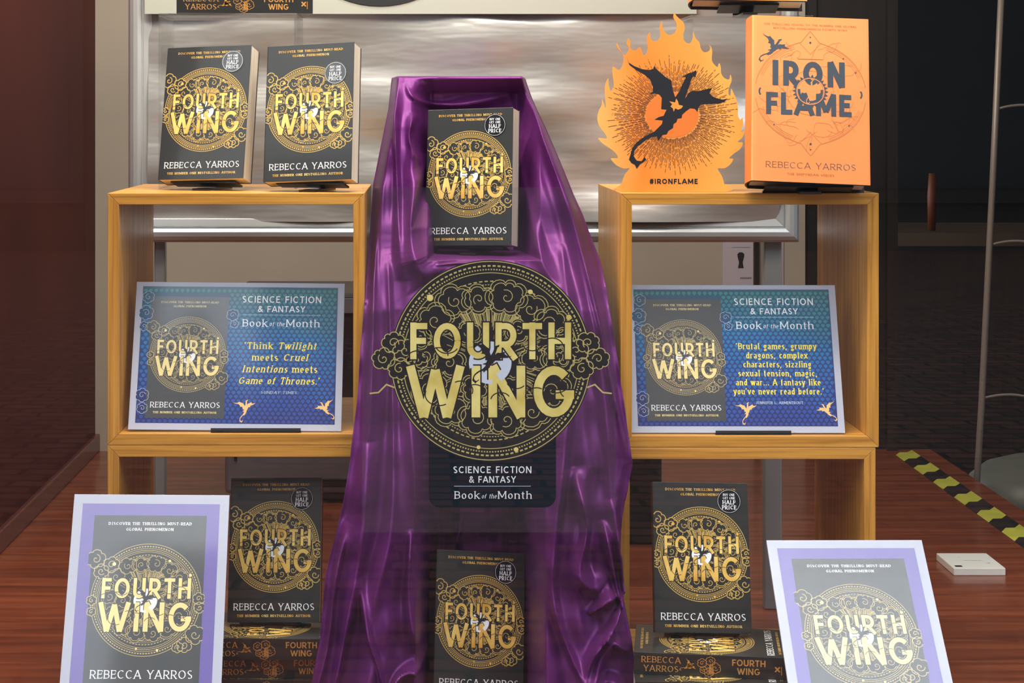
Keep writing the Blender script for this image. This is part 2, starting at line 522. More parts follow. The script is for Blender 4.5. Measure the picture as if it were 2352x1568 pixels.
# skeleton letters: cap height 1; e = half stroke
def glyph(ch, e):
    X = 0.70
    t, o = 1 - e, e
    G = {
        'A': (0.80, [[(0.02, 0), (0.40, 1)], [(0.40, 1), (0.78, 0)], [(0.17, 0.32), (0.63, 0.32)]]),
        'B': (0.62, [[(e, 0), (e, 1)], [(e, t)] + arc(0.34, t - 0.215, 0.24 - e / 3, 0.215, 90, -90, 8) + [(e, t - 0.43)],
                     [(e, 0.53)] + arc(0.36, (0.53 + o) / 2, 0.26 - e / 3, (0.53 - o) / 2, 90, -90, 8) + [(e, o)]]),
        'C': (0.76, [arc(0.42, 0.5, 0.42 - e, 0.5 - e, 48, 312, 18)]),
        'D': (0.76, [[(e, 0), (e, 1)], [(e, t)] + arc(0.32, 0.5, 0.44 - e, 0.5 - e, 90, -90, 14) + [(e, o)]]),
        'E': (0.56, [[(e, 0), (e, 1)], [(e, t), (0.55, t)], [(e, 0.52), (0.48, 0.52)], [(e, o), (0.56, o)]]),
        'F': (0.54, [[(e, 0), (e, 1)], [(e, t), (0.54, t)], [(e, 0.50), (0.50, 0.50)]]),
        'G': (0.84, [arc(0.42, 0.5, 0.42 - e, 0.5 - e, 45, 360, 20), [(0.84, 0.44), (0.46, 0.44)]]),
        'H': (0.72, [[(e, 0), (e, 1)], [(0.72 - e, 0), (0.72 - e, 1)], [(e, 0.50), (0.72 - e, 0.50)]]),
        'I': (2 * e, [[(e, 0), (e, 1)]]),
        'J': (0.40, [[(0.40 - e, 1), (0.40 - e, 0.25)] + arc(0.2, 0.25, 0.2 - e, 0.25 - e, 0, -150, 8)]),
        'K': (0.66, [[(e, 0), (e, 1)], [(0.62, 1), (e, 0.42)], [(0.22, 0.56), (0.66, 0)]]),
        'L': (0.52, [[(e, 0), (e, 1)], [(e, o), (0.52, o)]]),
        'M': (0.92, [[(e, 0), (e, 1)], [(e, 1), (0.46, 0.18)], [(0.46, 0.18), (0.92 - e, 1)], [(0.92 - e, 1), (0.92 - e, 0)]]),
        'N': (0.76, [[(e, 0), (e, 1)], [(e, 1), (0.76 - e, 0)], [(0.76 - e, 0), (0.76 - e, 1)]]),
        'O': (0.86, [arc(0.43, 0.5, 0.43 - e, 0.5 - e, 0, 360, 24)]),
        'P': (0.60, [[(e, 0), (e, 1)], [(e, t)] + arc(0.33, t - 0.25, 0.27 - e / 2, 0.25, 90, -90, 9) + [(e, t - 0.5)]]),
        'Q': (0.86, [arc(0.43, 0.5, 0.43 - e, 0.5 - e, 0, 360, 24), [(0.5, 0.24), (0.84, -0.04)]]),
        'R': (0.66, [[(e, 0), (e, 1)], [(e, t)] + arc(0.34, t - 0.25, 0.28 - e / 2, 0.25, 90, -90, 9) + [(e, t - 0.5)], [(0.30, t - 0.5), (0.64, 0)]]),
        'S': (0.56, [arc(0.28, 0.745, 0.25 - e / 2, 0.255 - e, 40, 270, 12)[:-1] + arc(0.28, 0.26, 0.28 - e, 0.26 - e, 90, -140, 12)]),
        'T': (0.62, [[(0.31, 0), (0.31, 1)], [(0, t), (0.62, t)]]),
        'U': (0.70, [[(e, 1), (e, 0.33)] + arc(0.35, 0.33, 0.35 - e, 0.33 - e, 180, 360, 12) + [(0.70 - e, 1)]]),
        'V': (0.74, [[(0.03, 1), (0.37, 0)], [(0.37, 0), (0.71, 1)]]),
        'W': (1.16, [[(0.06, 1), (0.34, 0)], [(0.34, 0), (0.58, 0.92)], [(0.58, 0.92), (0.82, 0)], [(0.82, 0), (1.10, 1)]]),
        'X': (0.70, [[(0.04, 1), (0.66, 0)], [(0.66, 1), (0.04, 0)]]),
        'Y': (0.70, [[(0.02, 1), (0.35, 0.46)], [(0.68, 1), (0.35, 0.46)], [(0.35, 0.50), (0.35, 0)]]),
        'Z': (0.62, [[(0, t), (0.60, t)], [(0.60, t), (0.02, o)], [(0.02, o), (0.62, o)]]),
        '#': (0.66, [[(0.16, 0), (0.26, 1)], [(0.40, 0), (0.50, 1)], [(0.02, 0.66), (0.64, 0.66)], [(0.0, 0.34), (0.62, 0.34)]]),
        '&': (0.76, [[(0.74, 0), (0.22, 0.66)] + arc(0.34, 0.78, 0.16, 0.22 - e, 200, -40, 10) + [(0.12, 0.42)] + arc(0.28, 0.24, 0.28 - e, 0.24 - e, 140, 300, 8) + [(0.70, 0.46)]]),
        '1': (0.3, [[(0.2, 0), (0.2, 1)], [(0.2, 1), (0.02, 0.8)]]),
        '2': (0.55, [arc(0.27, 0.74, 0.27 - e, 0.26 - e, 170, -20, 8) + [(0.02, o)], [(0.02, o), (0.55, o)]]),
        ',': (0.2, [[(0.1, 0.12), (0.04, -0.16)]]),
        '.': (0.2, [[(0.1, 0), (0.1, 0.15)]]),
        "'": (0.2, [[(0.12, 1.0), (0.06, 0.76)]]),
        '-': (0.36, [[(0.02, 0.38), (0.34, 0.38)]]),
        'a': (0.52, [arc(0.24, X - 0.2, 0.20, 0.2 - e * .6, 150, 0, 8) + [(0.44, 0.0)], arc(0.24, 0.2, 0.22 - e * .5, 0.2 - e * .6, 60, 330, 10)]),
        'b': (0.56, [[(e, 0), (e, 1)], arc(0.30, X / 2, 0.26 - e, X / 2 - e * .6, 160, -160, 14)]),
        'c': (0.48, [arc(0.27, X / 2, 0.27 - e, X / 2 - e * .6, 45, 315, 12)]),
        'd': (0.56, [[(0.56 - e, 0), (0.56 - e, 1)], arc(0.27, X / 2, 0.26 - e, X / 2 - e * .6, 20, 340, 14)]),
        'e': (0.52, [[(0.05, X * .52), (0.48, X * .52)] + arc(0.27, X / 2, 0.26 - e, X / 2 - e * .6, 8, 315, 14)]),
        'f': (0.36, [[(0.14, 0), (0.14, 0.78)] + arc(0.29, 0.78, 0.15, 0.22 - e, 180, 70, 6), [(0.0, X - e * .5), (0.32, X - e * .5)]]),
        'g': (0.54, [arc(0.26, X / 2 + 0.1, 0.24 - e, X / 2 - 0.1 - e * .4, 0, 360, 14), arc(0.26, -0.10, 0.25 - e, 0.13, 0, 360, 12), [(0.4, 0.62), (0.54, 0.68)]]),
        'h': (0.58, [[(e, 0), (e, 1)], [(e, 0.45)] + arc(0.29, X - 0.26, 0.29 - e, 0.26 - e * .6, 170, 0, 8) + [(0.58 - e, 0)]]),
        'i': (0.24, [[(0.12, 0), (0.12, X)], [(0.12, 0.84), (0.12, 1.0)]]),
        'j': (0.24, [[(0.12, -0.2), (0.12, X)], [(0.12, 0.84), (0.12, 1.0)]]),
        'k': (0.56, [[(e, 0), (e, 1)], [(0.50, X), (e, 0.30)], [(0.2, 0.42), (0.56, 0)]]),
        'l': (0.24, [[(0.12, 0), (0.12, 1)]]),
        'm': (0.90, [[(e, 0), (e, X)], [(e, 0.45)] + arc(0.26, X - 0.22, 0.21, 0.22 - e * .6, 170, 0, 7) + [(0.47, 0)], [(0.47, 0.45)] + arc(0.68, X - 0.22, 0.20, 0.22 - e * .6, 170, 0, 7) + [(0.88, 0)]]),
        'n': (0.58, [[(e, 0), (e, X)], [(e, 0.45)] + arc(0.29, X - 0.26, 0.29 - e, 0.26 - e * .6, 170, 0, 8) + [(0.58 - e, 0)]]),
        'o': (0.54, [arc(0.27, X / 2, 0.27 - e, X / 2 - e * .6, 0, 360, 16)]),
        'p': (0.56, [[(e, -0.28), (e, X)], arc(0.30, X / 2, 0.26 - e, X / 2 - e * .6, 160, -160, 14)]),
        'r': (0.42, [[(e, 0), (e, X)], [(e, 0.42)] + arc(0.30, X - 0.22, 0.2, 0.22 - e * .6, 160, 60, 5)]),
        's': (0.42, [arc(0.21, X * .74, 0.18 - e * .3, X * .25 - e * .5, 40, 270, 8)[:-1] + arc(0.21, X * .27, 0.2 - e * .5, X * .27 - e * .5, 90, -140, 8)]),
        't': (0.36, [[(0.15, 0.92), (0.15, 0.16)] + arc(0.27, 0.16, 0.12, 0.14, 180, 290, 5), [(0.0, X - e * .5), (0.34, X - e * .5)]]),
        'u': (0.58, [[(e, X), (e, 0.26)] + arc(0.29, 0.26, 0.29 - e, 0.26 - e * .6, 180, 350, 8), [(0.58 - e, X), (0.58 - e, 0)]]),
        'v': (0.54, [[(0.03, X), (0.27, 0)], [(0.27, 0), (0.51, X)]]),
        'w': (0.82, [[(0.03, X), (0.23, 0)], [(0.23, 0), (0.41, X)], [(0.41, X), (0.59, 0)], [(0.59, 0), (0.79, X)]]),
        'x': (0.54, [[(0.03, X), (0.51, 0)], [(0.51, X), (0.03, 0)]]),
        'y': (0.54, [[(0.03, X), (0.27, 0)], [(0.51, X), (0.27, 0), (0.14, -0.28)]]),
        'z': (0.50, [[(0.02, X - e * .6), (0.46, X - e * .6)], [(0.46, X - e * .6), (0.02, e * .6)], [(0.02, e * .6), (0.5, e * .6)]]),
        ' ': (0.34, []),
    }
    return G[ch]


def text(ink, s, cx, y, h, width, m, layer=5, t=0.14, serif=False, space=0.14, italic=False, x0=None, ang=0.0, outline=None, ow=0.0):
    """s set to an exact width, centred at cx (or starting at x0), baseline y, cap height h; '_' toggles italic"""
    e = t / 2
    if serif: space += 0.06
    pen = 0.0
    items = []
    it = italic
    for ch in s:
        if ch == '_':
            it = not it
            continue
        w, st = glyph(ch, e)
        ex = 0.12 if (serif and ch in 'IJ') else 0
        items.append((pen + ex, st, it, ch))
        pen += w + 2 * ex + space
    total = pen - space
    sx = width / total
    if h > sx * 1.02 and not serif:        # condensed setting: keep the stems inside their letters
        e = min(.16, t / 2 * h / sx)
        pen, items, it = 0.0, [], italic
        for ch in s:
            w, st = glyph(ch, e)
            items.append((pen, st, it, ch))
            pen += w + space
        total = pen - space
        sx = width / total
    xs = (cx - width / 2) if x0 is None else x0
    ca, sa = math.cos(ang), math.sin(ang)

    def tr(p, it_):
        a = p[0] * sx
        b = p[1] * h
        if it_: a += b * 0.22
        return (a, b)

    def wid(th):
        # true stroke width in output units
        if not serif: return t * h
        return (t * 0.42 + t * 0.62 * abs(math.sin(th - 0.35))) * h

    for pass_ in ((1, 0) if outline else (0,)):
        mm = outline if pass_ else m
        add = ow if pass_ else 0.0
        ly = layer - 1 if pass_ else layer
        for ox, st, it_, ch in items:
            for line in st:
                pts = [tr((p[0] + ox, p[1]), it_) for p in line]
                pts = [(xs + a * ca - b * sa, y + a * sa + b * ca) for a, b in pts]
                if pass_:
                    # lengthen ends of the outline
                    a, b = pts[0], pts[1]
                    l = math.hypot(a[0] - b[0], a[1] - b[1]) or 1
                    pts[0] = (a[0] + (a[0] - b[0]) / l * add / 2, a[1] + (a[1] - b[1]) / l * add / 2)
                    a, b = pts[-1], pts[-2]
                    l = math.hypot(a[0] - b[0], a[1] - b[1]) or 1
                    pts[-1] = (a[0] + (a[0] - b[0]) / l * add / 2, a[1] + (a[1] - b[1]) / l * add / 2)
                ink.ribbon(pts, 0, mm, ly, wf=lambda th: wid(th - ang) + add)
                if serif and not pass_ and ch not in ",.'-":
                    for k, (a, b) in enumerate(((line[0], line[1]), (line[-1], line[-2]))):
                        dx, dy = a[0] - b[0], a[1] - b[1]
                        lim = (abs(a[1]) < 0.02 or abs(a[1] - 1) < 0.02 or abs(a[1] - 0.7) < 0.02 or abs(a[1] + 0.28) < 0.02)
                        if abs(dy) > abs(dx) * 0.6 and lim and not (len(line) > 4 and ch in 'agGOoCSs') and not (ch in 'VWvw' and a[1] < 0.1) and not (ch == 'M' and 0.1 < a[0] < 0.8) and ch != 't':
                            hw = t * 1.15
                            yy = a[1] + (e * .35 if dy < 0 else -e * .35)
                            q = [tr((a[0] + ox - hw * .8, yy), it_), tr((a[0] + ox + hw * .8, yy), it_)]
                            q = [(xs + u * ca - v * sa, y + u * sa + v * ca) for u, v in q]
                            ink.ribbon(q, t * h * 0.4, mm, ly)
                        elif abs(dx) > abs(dy) and ch in 'EFLTZz' and a[0] > 0.3 or (ch == 'T' and abs(dx) > abs(dy)):
                            sg = -1 if a[1] > 0.6 else 1
                            if ch in 'EFLTZ':
                                q = [tr((a[0] + ox, a[1]), it_), tr((a[0] + ox, a[1] + sg * 0.17), it_)]
                                q = [(xs + u * ca - v * sa, y + u * sa + v * ca) for u, v in q]
                                ink.ribbon(q, t * h * 0.45, mm, ly)


# dragon outline, drawn in a 1307 x 1568 sheet
DRAGON = [(262, 395), (285, 455), (330, 485), (400, 512), (460, 520), (495, 510), (505, 480), (520, 510), (560, 545), (600, 580), (650, 610),
          (660, 690), (682, 755), (720, 700), (745, 640), (768, 600), (775, 578), (742, 576), (765, 566), (795, 548), (830, 540), (862, 522),
          (868, 545), (855, 578), (838, 574), (822, 600), (806, 650), (788, 700), (766, 765), (800, 718), (830, 698), (880, 703), (930, 690),
          (1000, 674), (975, 715), (1000, 745), (1040, 765), (1090, 775), (1135, 765), (1100, 795), (1040, 810), (960, 812), (900, 815),
          (880, 845), (872, 884), (850, 855), (810, 850), (780, 870), (740, 905), (735, 935), (700, 940), (690, 970), (665, 985), (660, 1020),
          (620, 1045), (605, 1075), (570, 1080), (530, 1130), (522, 1090), (480, 1095), (430, 1120), (390, 1150), (350, 1180), (325, 1220),
          (320, 1260), (345, 1300), (390, 1305), (412, 1268), (428, 1290), (405, 1312), (375, 1330), (345, 1370), (330, 1335), (300, 1320),
          (280, 1290), (298, 1230), (310, 1190), (340, 1150), (390, 1110), (440, 1080), (500, 1050), (540, 1010), (565, 985), (572, 955),
          (500, 948), (540, 925), (580, 915), (592, 890), (606, 862), (560, 858), (566, 760), (545, 730), (505, 720), (462, 726), (490, 705),
          (490, 660), (465, 600), (420, 560), (350, 520), (290, 475)]


def dragon(ink, cx, cy, s, m, layer=6, flip=1, ang=0.0):
    ca, sa = math.cos(ang), math.sin(ang)
    pts = []
    for x, y in DRAGON:
        a, b = (x - 690) / 900 * s * flip, -(y - 850) / 900 * s
        pts.append((cx + a * ca - b * sa, cy + a * sa + b * ca))
    ink.fill(pts, m, layer)


def cloud(ink, cx, cy, rx, ry, line, fill, lw, layer=2, n=7, seed=0, spiral=True, a_off=0.0, kwhalo=0):
    rnd = random.Random(seed)
    angs = [2 * PI * (i + rnd.uniform(-.22, .22)) / n + a_off for i in range(n)]
    base = [(cx + rx * .78 * math.cos(a), cy + ry * .78 * math.sin(a)) for a in angs]
    halo = kwhalo
    out = []
    for i in range(n):
        a, b = base[i], base[(i + 1) % n]
        mx, my = (a[0] + b[0]) / 2, (a[1] + b[1]) / 2
        hx, hy = (b[0] - a[0]) / 2, (b[1] - a[1]) / 2
        for k in range(6):
            th = PI - PI * k / 6
            # half circle bulging outwards
            out.append((mx + hx * math.cos(th) + hy * math.sin(th) * .75, my + hy * math.cos(th) - hx * math.sin(th) * .75))
    if halo:
        big = [(cx + (p[0] - cx) * halo, cy + (p[1] - cy) * halo) for p in out]
        for i in range(len(big)):
            ink.poly([(cx, cy), big[i], big[(i + 1) % len(big)]], fill, layer - .25)
        ink.ribbon(big, lw, line, layer - .22, closed=True)
    for i in range(len(out)):
        ink.poly([(cx, cy), out[i], out[(i + 1) % len(out)]], fill, layer)
    ink.ribbon(out, lw, line, layer + 1, closed=True)
    if spiral:
        s0 = rnd.uniform(0, 2 * PI)
        sg = rnd.choice((-1, 1))
        r0 = min(rx, ry) * .52
        pts = [(cx + (r0 * (1 - k / 16)) * math.cos(s0 + sg * k * .5), cy + (r0 * (1 - k / 16)) * math.sin(s0 + sg * k * .5)) for k in range(15)]
        ink.ribbon(pts, lw, line, layer + 1)


def emblem(ink, cx, cy, r, gold, line, dark, white, lw=1.0, wide=False, disc=None, fine=True):
    """ring of lines, clouds and rays with the two-line title"""
    rnd = random.Random(4)
    if disc:
        ink.disc(cx, cy, r * 1.015, disc, 0.5, 96)
    a = lw * r
    ink.ring(cx, cy, r, .009 * a, line, 1, 110)
    if fine:
        ink.ring(cx, cy, r * .955, .017 * a, line, 1, dash=120, duty=.62)
        ink.ring(cx, cy, r * .918, .015 * a, line, 1, dash=210, duty=.5)
    else:
        ink.ring(cx, cy, r * .955, .012 * a, line, 1, 90)
        ink.ring(cx, cy, r * .918, .010 * a, line, 1, 90)
    ink.ring(cx, cy, r * .885, .008 * a, line, 1, 100)
    if not wide:
        ink.ring(cx, cy, r * .855, .007 * a, line, 1, 90)
    ink.ring(cx, cy, r * .80, .012 * a, line, 1, dash=90, duty=.6)
    ink.ring(cx, cy, r * .765, .010 * a, line, 1, dash=170, duty=.5)
    ink.ring(cx, cy, r * .735, .007 * a, line, 1, 90)
    # rays from the centre
    for i in range(190):
        th = rnd.uniform(0, 2 * PI)
        up = abs(math.sin(th)) > .8
        r0, r1 = (rnd.uniform(.3, .4), rnd.uniform(.45, .66)) if up else (rnd.uniform(.26, .36), rnd.uniform(.4, .58))
        c, s = math.cos(th), math.sin(th)
        ink.ribbon([(cx + r * r0 * c, cy + r * r0 * s), (cx + r * r1 * c, cy + r * r1 * s)], .006 * a, line, 1.2)
    for i in range(110 if wide else 40):
        th = rnd.uniform(.30 * PI, .70 * PI) if i % 3 else rnd.uniform(1.4 * PI, 1.6 * PI)
        r0, r1 = rnd.uniform(.2, .5), rnd.uniform(.5, .70)
        c, s = math.cos(th), math.sin(th)
        ink.ribbon([(cx + r * r0 * c, cy + r * r0 * s), (cx + r * r1 * c, cy + r * r1 * s)], .0045 * a, line, 1.3)
    # clouds round the inside
    k = 0
    for (x, y, rx, ry) in [(-.36, .60, .17, .12), (-.12, .62, .15, .10), (.16, .64, .18, .13), (.40, .52, .15, .12), (-.56, .40, .16, .13),
                           (.60, .38, .15, .12), (-.66, .05, .13, .12), (.66, .04, .13, .12), (-.42, -.02, .15, .10), (.44, .02, .14, .09),
                           (-.62, -.28, .15, .13), (.62, -.30, .16, .14), (-.40, -.50, .16, .12), (-.14, -.58, .16, .13), (.16, -.60, .16, .12),
                           (.42, -.52, .16, .12), (-.70, .24, .10, .09), (.72, .22, .10, .08), (-.22, .28, .12, .08), (.28, .30, .12, .08),
                           (-.16, -.28, .11, .12), (.20, -.30, .10, .12)]:
        cloud(ink, cx + x * r, cy + y * r, rx * r * 1.12, ry * r * 1.15, line, dark, .0080 * a, 2 + .3 * (k % 3), 5 + k % 3, k, kwhalo=1.22 if wide or k % 2 else 0)
        k += 1
    if wide:
        for sgn in (-1, 1):
            for (x, y, rr) in [(.98, .18, .13), (.86, .10, .14), (1.08, .02, .13), (.92, -.08, .13), (.74, .0, .12)]:
                cloud(ink, cx + sgn * x * r, cy + y * r, rr * r, rr * r * .85, line, disc, .009 * a, 2.5 + .2 * (k % 3), 7, k + 3)
                k += 1
            ink.ribbon([(cx + sgn * r * .97, cy - r * .27), (cx + sgn * r * 1.05, cy - r * .24), (cx + sgn * r * 1.13, cy - r * .32), (cx + sgn * r * 1.22, cy - r * .33)],
                       .016 * a, line, 3)
    else:
        for (x, y, rr) in [(-.95, .72, .19), (-.66, .62, .16), (-.84, .50, .15), (.96, .02, .12), (.98, -.14, .11), (.92, -.62, .19),
                           (.74, -.80, .15), (.62, -.84, .11), (-.98, -.02, .10), (-.97, -.22, .09)]:
            cloud(ink, cx + x * r, cy + y * r, rr * r, rr * r * .9, line, dark, .011 * a, 2.6 + .2 * (k % 3), 6, k + 9)
            k += 1
    for ang, rr, s in ((134, .88, .034), (60, .80, .024), (29, .90, .028), (262, .88, .02), (286, .93, .024)):
        ink.disc(cx + r * rr * math.cos(R(ang)), cy + r * rr * math.sin(R(ang)), r * s, gold, 4, 14)
    # moon and dragon in the centre
    ink.disc(cx - r * .005, cy - r * .02, r * .235, dark, 3.6, 30)
    ink.disc(cx - r * .005, cy - r * .02, r * .215, white, 3.8, 30)
    text(ink, 'FOURTH', cx, cy + r * .015, r * .37, r * 1.62, gold, 6, t=.168, space=.20, outline=dark, ow=r * .028)
    text(ink, 'WING', cx, cy - r * .57, r * .52, r * 1.68, gold, 6, t=.168, space=.17, outline=dark, ow=r * .028)
    for a_, b_, w_ in ((-60, 8, .085), (158, 196, .04), (246, 276, .04)):
        ink.ring(cx - r * .005, cy - r * .02, r * (.215 - w_ / 2), r * w_, white, 7, 34, a0=R(a_), a1=R(b_))
    dragon(ink, cx + r * .005, cy + r * .01, r * .42, dark, 8.2)
    # contour lines of the clouds running across the letters
    for (x, y, q, b0, b1) in [(-.74, .02, .10, 20, 170), (-.52, .06, .09, -10, 150), (-.44, .17, .12, 200, 330), (-.52, -.34, .14, 160, 300), (-.30, -.30, .12, -20, 120),
                              (.42, .18, .10, 190, 340), (.62, .14, .11, 10, 160), (.66, -.22, .13, 190, 330), (.46, -.36, .11, 60, 200), (.80, -.30, .10, 90, 230),
                              (-.16, -.32, .10, 10, 150), (.10, -.40, .10, 30, 170), (.26, -.20, .10, 200, 320)]:
        ink.ribbon(arc(cx + x * r, cy + y * r, q * r, q * r * .8, b0, b1, 14), r * .011, dark, 7.2)


def cover_art(ink, w, h, gold, line, dark, white, lw=1.5, tag=None, fine=True):
    """front cover printing for a w x h cover whose lower left corner is 0,0"""
    tag = tag or gold
    emblem(ink, w * .5, h * .52, w * .483, gold, line, dark, white, lw, fine=fine)
    text(ink, 'DISCOVER THE THRILLING MUST-READ', w * .5, h * .944, h * .0165, w * .74, tag, 3, t=.2, serif=True)
    text(ink, 'GLOBAL PHENOMENON', w * .5, h * .911, h * .0165, w * .42, tag, 3, t=.2, serif=True)
    text(ink, 'REBECCA YARROS', w * .5, h * .083, h * .047, w * .88, white, 3, t=.125, serif=True)
    text(ink, 'THE NUMBER ONE BESTSELLING AUTHOR', w * .5, h * .037, h * .0165, w * .80, tag, 3, t=.2, serif=True)


# ------------------------------------------------------------------ books
BW, BH, BT = 0.129, 0.198, 0.031


def spine_art(ink, L, T, m, m2):
    """spine lettering, reading along +x on an L x T strip"""
    text(ink, 'REBECCA', 0, T * .56, T * .28, L * .255, m, 2, t=.13, serif=True, x0=L * .05)
    text(ink, 'YARROS', 0, T * .16, T * .28, L * .225, m, 2, t=.13, serif=True, x0=L * .065)
    dragon(ink, L * .36, T * .45, T * .62, m2, 3, 1, -.5)
    ink.disc(L * .365, T * .47, T * .13, m2, 3, 8)
    for k, (x, y, rr) in enumerate([(.445, .62, .20), (.50, .72, .20), (.53, .42, .24), (.49, .22, .20), (.455, .32, .16)]):
        cloud(ink, L * x, T * y, T * rr, T * rr * 1.1, m, M['cover_black'], T * .022, 2 + .2 * k, 6, k + 50)
    for i in range(9):
        ink.ribbon([(L * (.487 + .004 * i), T * .12), (L * (.490 + .0035 * i), T * (.45 + .2 * ((i * 7) % 5) / 5))], T * .014, m, 3.4)
    text(ink, 'FOURTH', 0, T * .56, T * .29, L * .215, m2, 4, t=.17, x0=L * .64)
    text(ink, 'WING', 0, T * .18, T * .29, L * .148, m2, 4, t=.17, x0=L * .672)
    text(ink, 'X', 0, T * .36, T * .22, T * .22, m2, 4, t=.3, x0=L * .915)
    ink.ribbon([(L * .958, T * .22), (L * .958, T * .60)], T * .03, m, 3)


_art = {}


def paperback_meshes():
    if _art: return _art
    e = 0.0007
    c = MB()
    c.box(0, BW, 0, e, 0, BH)
    c.box(0, BW, BT - e, BT, 0, BH)
    c.box(-e, 0, 0, BT, 0, BH)
    p = MB()
    p.box(0.0002, BW - .0012, e + .0001, BT - e - .0001, .0006, BH - .0006)
    ink = Ink(clip=(0.0, BW, 0, BH))
    cover_art(ink, BW, BH, M['gold'], M['gold_line'], M['cover_black'], M['white_ink'], 1.7)
    _art['cover'] = c
    _art['pages'] = p
    _art['print'] = ink
    s = Ink()
    spine_art(s, BH, BT, M['copper_print'], M['copper_print'])
    _art['spine'] = s
    # round sticker with words
    k = Ink()
    r = .0165
    k.disc(0, 0, r, M['sticker'], 1, 40)
    k.ring(0, 0, r * .92, r * .02, M['white_ink'], 2, 40)
    text(k, 'BUY ONE', 0, r * .42, r * .20, r * .95, M['white_ink'], 3, t=.14, serif=True)
    text(k, 'GET ONE', 0, r * .15, r * .20, r * 1.0, M['white_ink'], 3, t=.14, serif=True)
    text(k, 'HALF', 0, -r * .26, r * .33, r * 1.05, M['white_ink'], 3, t=.17, serif=True)
    text(k, 'PRICE', 0, -r * .66, r * .33, r * 1.15, M['white_ink'], 3, t=.17, serif=True)
    _art['sticker'] = k
    return _art


proto = {}


def paperback(label, matrix, group, sticker=None, spine=False, front=True):
    """matrix maps: x right across the front cover, y into the book, z up; origin at lower left front corner"""
    A = paperback_meshes()
    r = empty('paperback_book', (0, 0, 0), label, 'book', group, matrix)

    def part(key, mk):
        if key not in proto:
            proto[key] = mk()
            proto[key].parent = r
            return proto[key]
        o = proto[key].copy()
        COL.objects.link(o)
        o.parent = r
        return o
    part('cover', lambda: A['cover'].build('cover', M['cover_black'], None, bevel=.0006))
    part('page_block', lambda: A['pages'].build('page_block', M['pages'], None))
    if front:
        part('cover_print', lambda: A['print'].build('cover_print'))
    if spine:
        s = part('spine_print', lambda: A['spine'].build('spine_print'))
        # ink plane (x right, z up, facing -y) laid on the spine: reads from head to tail
        s.matrix_local = Matrix(((0, 1, 0, -.0007), (0, 0, -1, BT), (-1, 0, 0, BH), (0, 0, 0, 1)))
        s.matrix_local = Matrix(((0, 1, 0, -.0008), (0, 0, -1, BT), (-1, 0, 0, BH), (0, 0, 0, 1)))
    if sticker:
        s = part('price_sticker', lambda: A['sticker'].build('price_sticker'))
        s.location = (sticker[0] * BW, -.0005, BH - sticker[1])
        s['label'] = 'round black half price sticker'
    return r


def pose(cx, cy, cz, yaw, lean, roll, w):
    """same convention as the measured poses: (cx,cy,cz) is the middle of the lower front edge"""
    yaw, lean, roll = R(yaw), R(lean), R(roll)
    cr, sr, cl, sl, c, s = math.cos(roll), math.sin(roll), math.cos(lean), math.sin(lean), math.cos(yaw), math.sin(yaw)
    Rr = Matrix(((cr, 0, sr), (0, 1, 0), (-sr, 0, cr)))
    Rl = Matrix(((1, 0, 0), (0, cl, sl), (0, -sl, cl)))
    Ry = Matrix(((c, -s, 0), (s, c, 0), (0, 0, 1)))
    m = (Ry @ Rl @ Rr).to_4x4()
    m.translation = Vector((cx, cy, cz))
    return m @ Matrix.Translation((-w / 2, 0, 0))


def easel(label, cx, cy, cz, yaw, lean, thick, support_z, width=.085, height=.10, group='black display easels', mat=None):
    """small stand: lip in front, back rest, strut and base bar; local frame follows yaw only"""
    mat = mat or M['black_plastic']
    hb = cz - support_z
    r = empty('display_easel', (0, 0, 0), label, 'easel', group,
              Matrix.Translation((cx, cy, support_z)) @ Matrix.Rotation(R(yaw), 4, 'Z'))
    l = R(lean)
    up = Vector((math.sin(l), math.cos(l)))
    inn = Vector((math.cos(l), -math.sin(l)))
    b0 = Vector((0, hb)) - up * .0016
    bk = b0 + inn * (thick + .0022)
    # keep every corner at or above the support
    m1 = MB()
    if thick > .01:
        m1.bar(b0 + inn * .011, bk + inn * .001, .003, -width / 2, width / 2)
    else:
        m1.bar(b0 - inn * .006, bk + inn * .001, .003, -width / 2, width / 2)
        m1.bar(b0 - inn * .006, b0 - inn * .006 + up * .004, .002, -width / 2, width / 2)
    m1.build('lip', mat, r, bevel=.0004)
    m2 = MB()
    top = bk + up * height
    m2.bar(bk, top, .0025, -width * .36, width * .36)
    m2.build('back_rest', mat, r, bevel=.0004)
    m3 = MB()
    foot = Vector((top.x + height * .42, .0015))
    m3.bar(top - up * .01 + inn * .003, foot, .003, -width * .12, width * .12)
    m3.build('rear_strut', mat, r)
    m4 = MB()
    m4.box(-width * .12, width * .12, -.002, foot.x, 0, .003)
    if min(b0.y, bk.y) - .004 > 0.004:
        m4.box(-width * .3, width * .3, .016, .022, 0, min(b0.y, bk.y) - .0005)
    m4.build('base', mat, r)
    return r


# ------------------------------------------------------------------ the setting
XL, XR, YB = -0.800, 1.175, 1.89
TOPZ = 1.85
GY = -0.425


def structure(name, o):
    o.name = name
    return setprops(o, kind='structure')


f1 = MB().box(XL - .02, XR + .06, -.50, YB + .02, -.06, 0.0).build('floor', M['floor'])
structure('floor', f1)
structure('wall_left', MB().box(XL - .05, XL, -.45, YB + .03, -.6, TOPZ).build('wall_left', M['wall_red']))
structure('baseboard_left', MB().box(XL, XL + .012, -.38, YB, 0.0005, .042).build('baseboard_left', M['base_red'], bevel=.003))
structure('wall_back', MB().box(XL, .925, YB, YB + .05, -.06, TOPZ).build('wall_back', M['wall_beige']))
structure('ceiling', MB().box(XL - .05, 3.6, -.45, 5.3, TOPZ, TOPZ + .05).build('ceiling', M['ceiling']))
